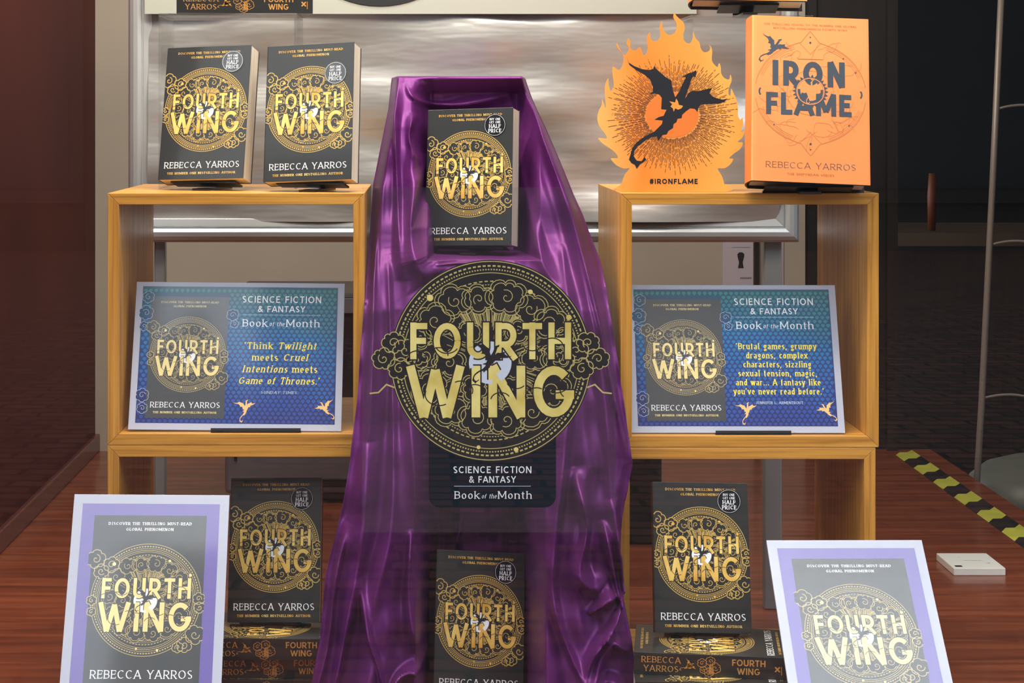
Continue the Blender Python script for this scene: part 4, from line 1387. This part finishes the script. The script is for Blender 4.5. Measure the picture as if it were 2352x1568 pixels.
for i in range(210):
    a = 2 * PI * i / 210 + rn.uniform(-.006, .006)
    ca, sa = math.cos(a), math.sin(a)
    r0 = 1 / math.sqrt((ca / 228) ** 2 + (sa / 198) ** 2) + rn.uniform(0, 16)
    lim = 1 / math.sqrt((ca / 575) ** 2 + (sa / 520) ** 2) - (i % 3) * 45 - rn.uniform(0, 60)
    rr = r0
    while rr < lim:
        l = rn.uniform(18, 90)
        e1 = min(rr + l, lim)
        A_, B_ = (c0[0] + ca * rr, c0[1] + sa * rr), (c0[0] + ca * e1, c0[1] + sa * e1)
        if inside(*B_) and B_[1] < 1430:
            ik.ribbon([fpx(A_), fpx(B_)], 4.6 * fk, M['flame_ray'], 1)
        rr = e1 + rn.uniform(8, 16)
ee = fpx(c0)
ik.disc(ee[0], ee[1], 226 * fk, M['flame_sun'], 2, 60, ry=192 * fk)
ik.fill([fpx(p) for p in DRAGON], M['black_ink'], 4)
ik.fill([fpx(p) for p in [(630, 790), (660, 795), (680, 800), (690, 765), (705, 790), (712, 820), (748, 828), (735, 850), (705, 862), (680, 850), (668, 880), (660, 850), (640, 835), (655, 815)]], M['flame'], 5)
text(ik, '#IRONFLAME', (662 - 653) * fk, (1568 - 1500) * fk, 44 * fk, 412 * fk, M['black_ink'], 3, t=.22, space=.16)
o = ik.build('flame_print', fl)
o.matrix_local = tilt @ Matrix.Translation((0, -th / 2 - .0001, 0))
s_ = MB()
s_.bar((.019, .17), (.07, .0015), .002, -.012, .012)
o = s_.build('rear_strut', M['flame_sun'], fl)

# ------------------------------------------------------------------ landscape posters in the cubes
PWL, PHL = .297, .210


def landscape_print(lines, credit, italic_credit):
    k = Ink()
    w, h = PWL, PHL
    k.rect(.0095, w - .0095, .0095, h - .0065, M['blue_dark'], 1)
    # scales
    px_, py_ = .0075, .0058
    row = 0
    y = .0115
    while y < h - .012:
        x = .0135 + (px_ / 2 if row % 2 else 0)
        while x < w - .013:
            if not (.024 < x < .131 and .022 < y < .196):
                k.poly([(x, y - .0026), (x + .0029, y + .0006), (x + .0022, y + .0026), (x, y + .0031), (x - .0022, y + .0026), (x - .0029, y + .0006)], M['blue_light'], 2)
            x += px_
        y += py_
        row += 1
    # picture of the cover
    ox, oy, cw = .0225, .0165, .1105
    chh = cw * 1.56
    k.rect(ox, ox + cw, oy, oy + chh, M['purple_print2'], 3)
    for args in [(.016, .165, .011), (.018, .188, .009), (.014, .146, .007), (.017, .048, .010), (.018, .030, .008), (.139, .163, .009), (.142, .150, .006)]:
        cloud(k, args[0], args[1], args[2], args[2], M['rule_print'], M['blue_dark'], .00045, 2.4, 6, int(args[1] * 999))
    sub = Ink()
    cover_art(sub, cw, chh, M['gloss_gold'], M['gloss_line'], M['purple_print2'], M['gloss_white'], 1.2, M['gloss_gold'])
    lift = -3.2 * LAYER
    b = len(k.v)
    k.v += [(v[0] + ox, v[1] + lift, v[2] + oy) for v in sub.v]
    mp = [k.mi(m_) for m_ in sub.mats]
    k.f += [tuple(i + b for i in f_) for f_ in sub.f]
    k.m += [mp[i] for i in sub.m]
    W_ = M['gloss_white']
    cx = .208
    text(k, 'SCIENCE FICTION', cx, .181, .0096, .112, W_, 5, t=.15, space=.20)
    text(k, '& FANTASY', cx, .1675, .0088, .067, W_, 5, t=.15, space=.18)
    k.rect(cx - .056, cx + .056, .1632, .1636, M['rule_print'], 5)
    text(k, 'Book', 0, .1465, .0105, .035, W_, 5, t=.13, serif=True, x0=cx - .0545)
    text(k, '_of the', 0, .1475, .0062, .021, W_, 5, t=.12, serif=True, x0=cx - .0165)
    text(k, 'Month', 0, .1465, .0105, .047, W_, 5, t=.13, serif=True, x0=cx + .0075)
    for s, y, w_, hh in lines:
        text(k, s, cx, y, hh, w_, M['yellow_print'], 5, t=.165, serif=True, space=.16)
    text(k, credit, cx, lines[-1][1] - .0135, .0038, .05 if italic_credit else .066, M['rule_print'], 5, t=.14, serif=True, italic=italic_credit)
    dragon(k, .163, .031, .030, M['poster_dragon'], 5, 1, .35)
    dragon(k, .273, .031, .028, M['poster_dragon'], 5, -1, .1)
    return k


LL = [("'Think _Twilight_", .1145, .101, .0098), ('meets _Cruel_', .098, .078, .0098), ('_Intentions_ meets', .0815, .106, .0098), ("_Game of Thrones._'", .065, .114, .0098)]
LR = [("'Brutal games, grumpy", .1175, .113, .0088), ('dragons, complex', .1045, .086, .0088), ('characters, sizzling', .0918, .095, .0088),
      ('sexual tension, magic,', .0791, .110, .0088), ('and war... A fantasy like', .0664, .118, .0088), ("you've never read before.'", .0537, .126, .0088)]


def poster_sheet(name, label, matrix, w, h, ink, group, t=.0025, sleeve=0):
    r = empty(name, (0, 0, 0), label, 'poster', group, matrix)
    MB().box(0, w, 0, t, 0, h).build('backing_card', M['white_card'], r, bevel=.0004)
    o_ = ink.build('poster_print', r)
    o_.location = (0, -.0002, 0)
    if sleeve:
        MB().box(.001, w - .001, -.0016, -.0013, .001, h - .001).build('plastic_sleeve', M['sleeve'], r)
    return r


pl_ = (-.2642, .0130, .3790, -.2, 18.3, .5)
pr_ = (.4365, .0130, .3755, -.4, 18.3, 0.0)
poster_sheet('landscape_poster', 'blue landscape poster with a four line yellow quote in the upper left cube', pose(*pl_, PWL), PWL, PHL,
             landscape_print(LL, 'SUNDAY TIMES', True), 'blue book of the month posters')
poster_sheet('landscape_poster', 'blue landscape poster with a six line yellow quote in the upper right cube', pose(*pr_, PWL), PWL, PHL,
             landscape_print(LR, 'JENNIFER L. ARMENTROUT', False), 'blue book of the month posters')
easel('dark easel under the blue poster in the upper left cube', pl_[0] + .03, pl_[1], pl_[2], 0, 18.3, .003, SL + .0158, .125, .11)
easel('dark easel under the blue poster in the upper right cube', pr_[0] + .02, pr_[1], pr_[2], 0, 18.3, .003, SR + .0158, .105, .11)

# ------------------------------------------------------------------ purple portrait posters
PW, PH = .210, .297
k = Ink()
k.rect(.0125, PW - .0125, .0125, PH - .0125, M['purple_print'], 1)
cw = .1510
chh = .2317
k.rect(.0295, .0295 + cw, .037, .037 + chh, M['purple_print2'], 2)
sub = Ink(clip=(-.004, cw + .002, 0, chh))
cover_art(sub, cw, chh, M['gloss_gold'], M['gloss_line'], M['purple_print2'], M['gloss_white'], 1.15, M['gloss_white'])
b = len(k.v)
k.v += [(v[0] + .0295, v[1] - 2.2 * LAYER, v[2] + .037) for v in sub.v]
mp = [k.mi(m_) for m_ in sub.mats]
k.f += [tuple(i + b for i in f_) for f_ in sub.f]
k.m += [mp[i] for i in sub.m]


def down(p, l):
    """slide a measured pose down its own slope by l"""
    c_, s_ = math.cos(R(p[4])), math.sin(R(p[4]))
    return (p[0], p[1] - l * s_, p[2] - l * c_, p[3], p[4], p[5])


ql = down((-.3699, -.1447, .0776, 2.4, 24.4, .9), .051)
qr = down((.5678, -.2006, .0953, 0, 44.1, -.1), .091)
poster_sheet('portrait_poster', 'purple bordered poster leaning in front of the lower left cube', pose(*ql, PW), PW, PH, k, 'purple bordered posters', .004)
poster_sheet('portrait_poster', 'purple bordered poster with pale glare leaning at the lower right', pose(*qr, PW), PW, PH, k, 'purple bordered posters', .004, 1)
easel('black easel behind the purple poster at the lower left', *ql[:3], 2.4, 24.4, .0045, 0.0, .12, .15)
easel('black easel behind the purple poster at the lower right', *qr[:3], 0, 44.1, .0045, 0.0, .12, .15)

# ------------------------------------------------------------------ window film sign
fd = GY - .0 + DIST + .002
f0, f1_ = P(832, 1222, fd), P(1415, 430, fd)
sg = empty('window_sign', (P(1127, 0, fd).x, fd - DIST, P(0, 828, fd).z), 'round black and gold window sign on a clear film sheet stuck to the glass', 'sign')
c0x, c0z = sg.location.x, sg.location.z
MB().box(f0.x - c0x, f1_.x - c0x, 0, .0004, f0.z - c0z, f1_.z - c0z).build('clear_film', M['film'], sg)
SRr = 228 / FPX * fd
u = SRr / 228
ik = Ink()
# tablet with rounded lower corners
x0_, x1_, ya, yb, rr = -142 * u, 150 * u, -337 * u, -150 * u, 26 * u
ik.fill([(x0_, yb)] + [(x0_ + rr + rr * math.cos(R(a)), ya + rr + rr * math.sin(R(a))) for a in range(180, 271, 15)] +
        [(x1_ - rr + rr * math.cos(R(a)), ya + rr + rr * math.sin(R(a))) for a in range(270, 361, 15)] + [(x1_, yb)], M['tablet'], .2)
ik.build('tablet_film', sg).location = (0, -.0001, 0)
ik = Ink()
emblem(ik, 0, 0, SRr, M['gold_print'], M['sign_line'], M['sign_black'], mat_basic('sign_pale_blue', srgb(206, 212, 226), .5), .95, True, M['sign_black'])
text(ik, 'SCIENCE FICTION', 4 * u, -258 * u, 15.5 * u, 179 * u, M['white_ink'], 3, t=.15, space=.20)
text(ik, '& FANTASY', 4 * u, -280 * u, 15 * u, 107 * u, M['white_ink'], 3, t=.15, space=.18)
ik.rect(-84 * u, 92 * u, -288.6 * u, -287.4 * u, M['rule_print'], 3)
text(ik, 'Book', 0, -317 * u, 17.5 * u, 57 * u, M['white_ink'], 3, t=.13, serif=True, x0=-83 * u)
text(ik, '_of the', 0, -316 * u, 10.5 * u, 34 * u, M['white_ink'], 3, t=.12, serif=True, x0=-21 * u)
text(ik, 'Month', 0, -317 * u, 17.5 * u, 77 * u, M['white_ink'], 3, t=.13, serif=True, x0=17 * u)
ik.build('sign_print', sg).location = (0, -.0002, 0)

# ------------------------------------------------------------------ purple satin over its plinth
pn = empty('cloth_plinth', (.055, .28, 0), 'dark plinth hidden under the purple satin', 'plinth')
MB().box(-.09, .09, -.04, .06, 0, .855).build('column', M['dark'], pn)
MB().box(-.07, .09, -.20, -.042, .30, .600).build('ledge', M['dark'], pn)

ys = [178, 250, 350, 430, 600, 700, 800, 900, 1000, 1060, 1150, 1300, 1450, 1568, 1640]
xl = [895, 888, 868, 852, 843, 838, 830, 824, 812, 805, 790, 752, 738, 715, 700]
yr = [178, 230, 300, 400, 500, 600, 700, 800, 900, 1000, 1060, 1150, 1240, 1350, 1450, 1568, 1640]
xr = [1220, 1237, 1268, 1310, 1350, 1382, 1395, 1410, 1425, 1440, 1448, 1430, 1415, 1425, 1445, 1462, 1475]
cz_ = [0, .20, .27, .34, .45, .600, .6155, .6180, .635, .85, .871]
cyy = [.165, .155, .12, .055, .03, .022, .030, .19, .205, .205, .17]
fz = [0, .2, .36, .45, .55, .65, .80, .871]
fy = [-.105, -.065, -.04, -.02, .0, .06, .12, .17]
NU = 300
rows_py = np.concatenate([np.linspace(178, 560, 120), np.linspace(563, 606, 50), np.linspace(610, 1655, 330)])
# nominal distance by row to get height
d_nom = np.interp(rows_py, [178, 600, 1060, 1655], [2.64, 2.54, 2.47, 2.42])
Zr = CZ - (rows_py - VY) / FPX * d_nom
uu = np.linspace(0, 1, NU)
XLs = np.interp(rows_py, ys, xl)
XRs = np.interp(rows_py, yr, xr)
PX = XLs[:, None] + (XRs - XLs)[:, None] * uu[None, :]
PY = np.repeat(rows_py[:, None], NU, 1)
Z = np.repeat(Zr[:, None], NU, 1)
dcen = np.repeat(d_nom[:, None], NU, 1)
X = (PX - VX) / FPX * dcen
Yc = np.interp(Z, cz_, cyy)
Yf = np.interp(Z, fz, fy)


def sm(a, b, x):
    t = np.clip((x - a) / (b - a), 0, 1)
    return t * t * (3 - 2 * t)


wgt = sm(98, 150, np.abs(PX - 1092 - np.interp(PY, [600, 1300], [0, 10])))
lefty = np.interp(PY, [400, 520, 600, 640], [0, 1, 1, 0])
wgt = np.where(PX < 1092, np.maximum(wgt, lefty * sm(82, 112, 1092 - PX)), wgt)
Yb_ = Yc * (1 - wgt) + Yf * wgt
ridges = [  # (points, half width px, height m)
    ([(903, 190), (912, 400), (918, 560), (926, 640)], 9, .016),
    ([(985, 360), (957, 430), (945, 520), (955, 592), (985, 640)], 28, .034),
    ([(872, 400), (862, 600), (858, 800), (850, 1000)], 9, .014),
    ([(893, 600), (900, 800), (905, 1000), (898, 1200), (862, 1350), (850, 1450)], 10, .016),
    ([(935, 880), (960, 1100), (1000, 1240), (1010, 1400)], 12, .016),
    ([(848, 1000), (838, 1200), (806, 1380), (770, 1568), (760, 1640)], 13, .022),
    ([(800, 1180), (775, 1310), (758, 1450), (728, 1568), (720, 1640)], 9, .020),
    ([(1216, 190), (1240, 300), (1290, 450), (1330, 620), (1372, 850), (1388, 1010), (1396, 1160)], 11, .018),
    ([(1192, 300), (1212, 450), (1240, 590), (1300, 700), (1320, 850)], 22, .020),
    ([(1262, 320), (1312, 500), (1348, 650), (1402, 900), (1438, 1060)], 8, .014),
    ([(1290, 560), (1300, 800), (1290, 1000), (1270, 1180), (1262, 1330), (1292, 1450), (1350, 1568)], 12, .024),
    ([(1050, 1060), (1060, 1250), (1030, 1400)], 13, .014),
    ([(1150, 1050), (1175, 1200), (1185, 1290)], 12, .014),
    ([(1310, 1060), (1336, 1180), (1322, 1290), (1370, 1340)], 15, .028),
    ([(1400, 1130), (1412, 1230), (1424, 1330), (1400, 1400), (1350, 1470), (1330, 1540)], 8, .026),
    ([(1378, 1180), (1400, 1290), (1418, 1370)], 7, .020),
    ([(1440, 1480), (1400, 1440), (1372, 1470), (1350, 1530), (1300, 1568)], 12, .026),
    ([(1345, 1390), (1385, 1352), (1420, 1345)], 10, .018),
    ([(1460, 1620), (1400, 1530), (1330, 1560), (1270, 1620)], 10, .022),
    ([(900, 1620), (905, 1540), (950, 1512), (1000, 1545)], 9, .024),
    ([(830, 1300), (850, 1420), (880, 1520), (890, 1640)], 8, .018),
    ([(945, 1200), (940, 1350), (960, 1480)], 10, .020),
    ([(1000, 604), (1090, 601), (1195, 606)], 4, .005),
    ([(985, 640), (1000, 760), (1010, 950), (1040, 1100)], 11, .012),
    ([(1120, 640), (1130, 800), (1120, 1000)], 12, .010),
    ([(1215, 620), (1230, 800), (1225, 1000), (1230, 1200)], 11, .014),
    ([(930, 190), (960, 230), (1060, 240), (1180, 215)], 10, .008),
    ([(950, 260), (940, 320), (965, 380)], 9, .012),
]


def dist_poly(pts):
    best = np.full(PX.shape, 1e9)
    tt = np.zeros(PX.shape)
    L_ = [0]
    for a, b in zip(pts[:-1], pts[1:]): L_.append(L_[-1] + math.hypot(b[0] - a[0], b[1] - a[1]))
    for i, (a, b) in enumerate(zip(pts[:-1], pts[1:])):
        dx, dy = b[0] - a[0], b[1] - a[1]
        l2 = dx * dx + dy * dy
        t = np.clip(((PX - a[0]) * dx + (PY - a[1]) * dy) / l2, 0, 1)
        d = np.hypot(PX - a[0] - t * dx, PY - a[1] - t * dy)
        mk = d < best
        best = np.where(mk, d, best)
        tt = np.where(mk, (L_[i] + t * math.sqrt(l2)) / L_[-1], tt)
    return best, tt


def catmull(pts, n=6):
    p = [pts[0]] + list(pts) + [pts[-1]]
    out = []
    for i in range(1, len(p) - 2):
        for k_ in range(n):
            t = k_ / n
            out.append(tuple(.5 * (2 * p[i][c] + (p[i + 1][c] - p[i - 1][c]) * t + (2 * p[i - 1][c] - 5 * p[i][c] + 4 * p[i + 1][c] - p[i + 2][c]) * t * t
                                   + (3 * p[i][c] - p[i - 1][c] - 3 * p[i + 1][c] + p[i + 2][c]) * t ** 3) for c in (0, 1)))
    out.append(pts[-1])
    return out


rs = np.random.RandomState(5)
disp = np.zeros(PX.shape)
for pts, hw, amp in ridges:
    d, tt = dist_poly(catmull(pts))
    env = np.clip(np.minimum(tt, 1 - tt) * 5, 0, 1) ** .7
    wloc = hw * (1.0 + .5 * np.sin(tt * 5 + hw))
    q = d / wloc
    disp += 1.35 * amp * env * np.exp(-np.abs(q) ** 1.6)
for k_ in range(7):   # broad pleats
    fr_ = rs.uniform(9, 26)
    ph = rs.uniform(0, 6.3)
    U0 = (PX - XLs[:, None]) / (XRs - XLs)[:, None]
    wv = np.sin(U0 * fr_ + ph + .8 * np.sin((PY - 178) / 1460 * rs.uniform(2, 5) + ph))
    disp += .0052 * (wv + .35 * np.abs(wv)) * np.clip((PY - 560) / 500, 0, 1)
# finer hanging folds that fan out with the cloth
rs = np.random.RandomState(11)
vv = (PY - 178) / 1460
U = (PX - XLs[:, None]) / (XRs - XLs)[:, None]
cen = 1 - sm(.0, 1.0, np.clip(1 - np.abs(PX - 1092) / 110, 0, 1) * (PY < 610))
for k_ in range(16):
    fr_ = rs.uniform(14, 60)
    ph = rs.uniform(0, 6.3)
    bend = rs.uniform(-1.2, 1.2)
    wv = np.sin(U * fr_ + ph + bend * np.sin(vv * rs.uniform(2, 7) + ph))
    disp += (.0055 / (1 + fr_ * .07)) * (wv ** 3 * .5 + wv * .5 + .6) * (.3 + 1.0 * np.clip(vv * 1.5, 0, 1)) * cen
for k_ in range(10):   # small cross creases
    a = rs.uniform(-.5, .5)
    fr_ = rs.uniform(.03, .08)
    disp += .0006 * np.sin((PX * math.sin(a) + PY * math.cos(a)) * fr_ + 2 * np.sin(PX * .02 + k_))
# hem edges roll back
edge = np.minimum(U, 1 - U)
roll = (1 - sm(0, .07, edge)) ** 1.5
Yw = Yb_ - disp + roll * np.interp(Z, [0, .42, .58, .70, .871], [.015, .012, .015, .11, .12])
lim = np.interp(Z, [0, .40, .56, .60, .87], [-.012, -.008, -.004, .2, 9])     # stay in front of the cubes' front edge at the sides
side = (X < LX + CW + .004) | (X > RX - .004)
Yw = np.where(side & (Z < .60), np.minimum(Yw, lim), Yw)
verts = np.stack([X, Yw, Z], -1)
# top turned back over the plinth
top = []
for k_ in range(10, 0, -1):
    t = k_ / 10
    rr_ = verts[0].copy()
    rr_[:, 1] += .012 + .16 * t
    rr_[:, 2] += .004 * math.sin(PI * min(1, t * 3) / 1.0) if t < .34 else 0
    rr_[:, 2] -= .01 * t * t
    top.append(rr_)
verts = np.concatenate([np.array(top), verts], 0)
verts[..., 2] = np.maximum(verts[..., 2], .0025)
NR = verts.shape[0]
fs = [(j * NU + i, (j + 1) * NU + i, (j + 1) * NU + i + 1, j * NU + i + 1) for j in range(NR - 1) for i in range(NU - 1)]
dr = mkobj('satin_drape', verts.reshape(-1, 3).tolist(), fs, M['satin'], None, smooth=True)
setprops(dr, 'purple satin cloth draped over the central plinth down to the floor', 'cloth')
sd = dr.modifiers.new('solid', 'SOLIDIFY')
sd.thickness = .0012
sd.offset = -1
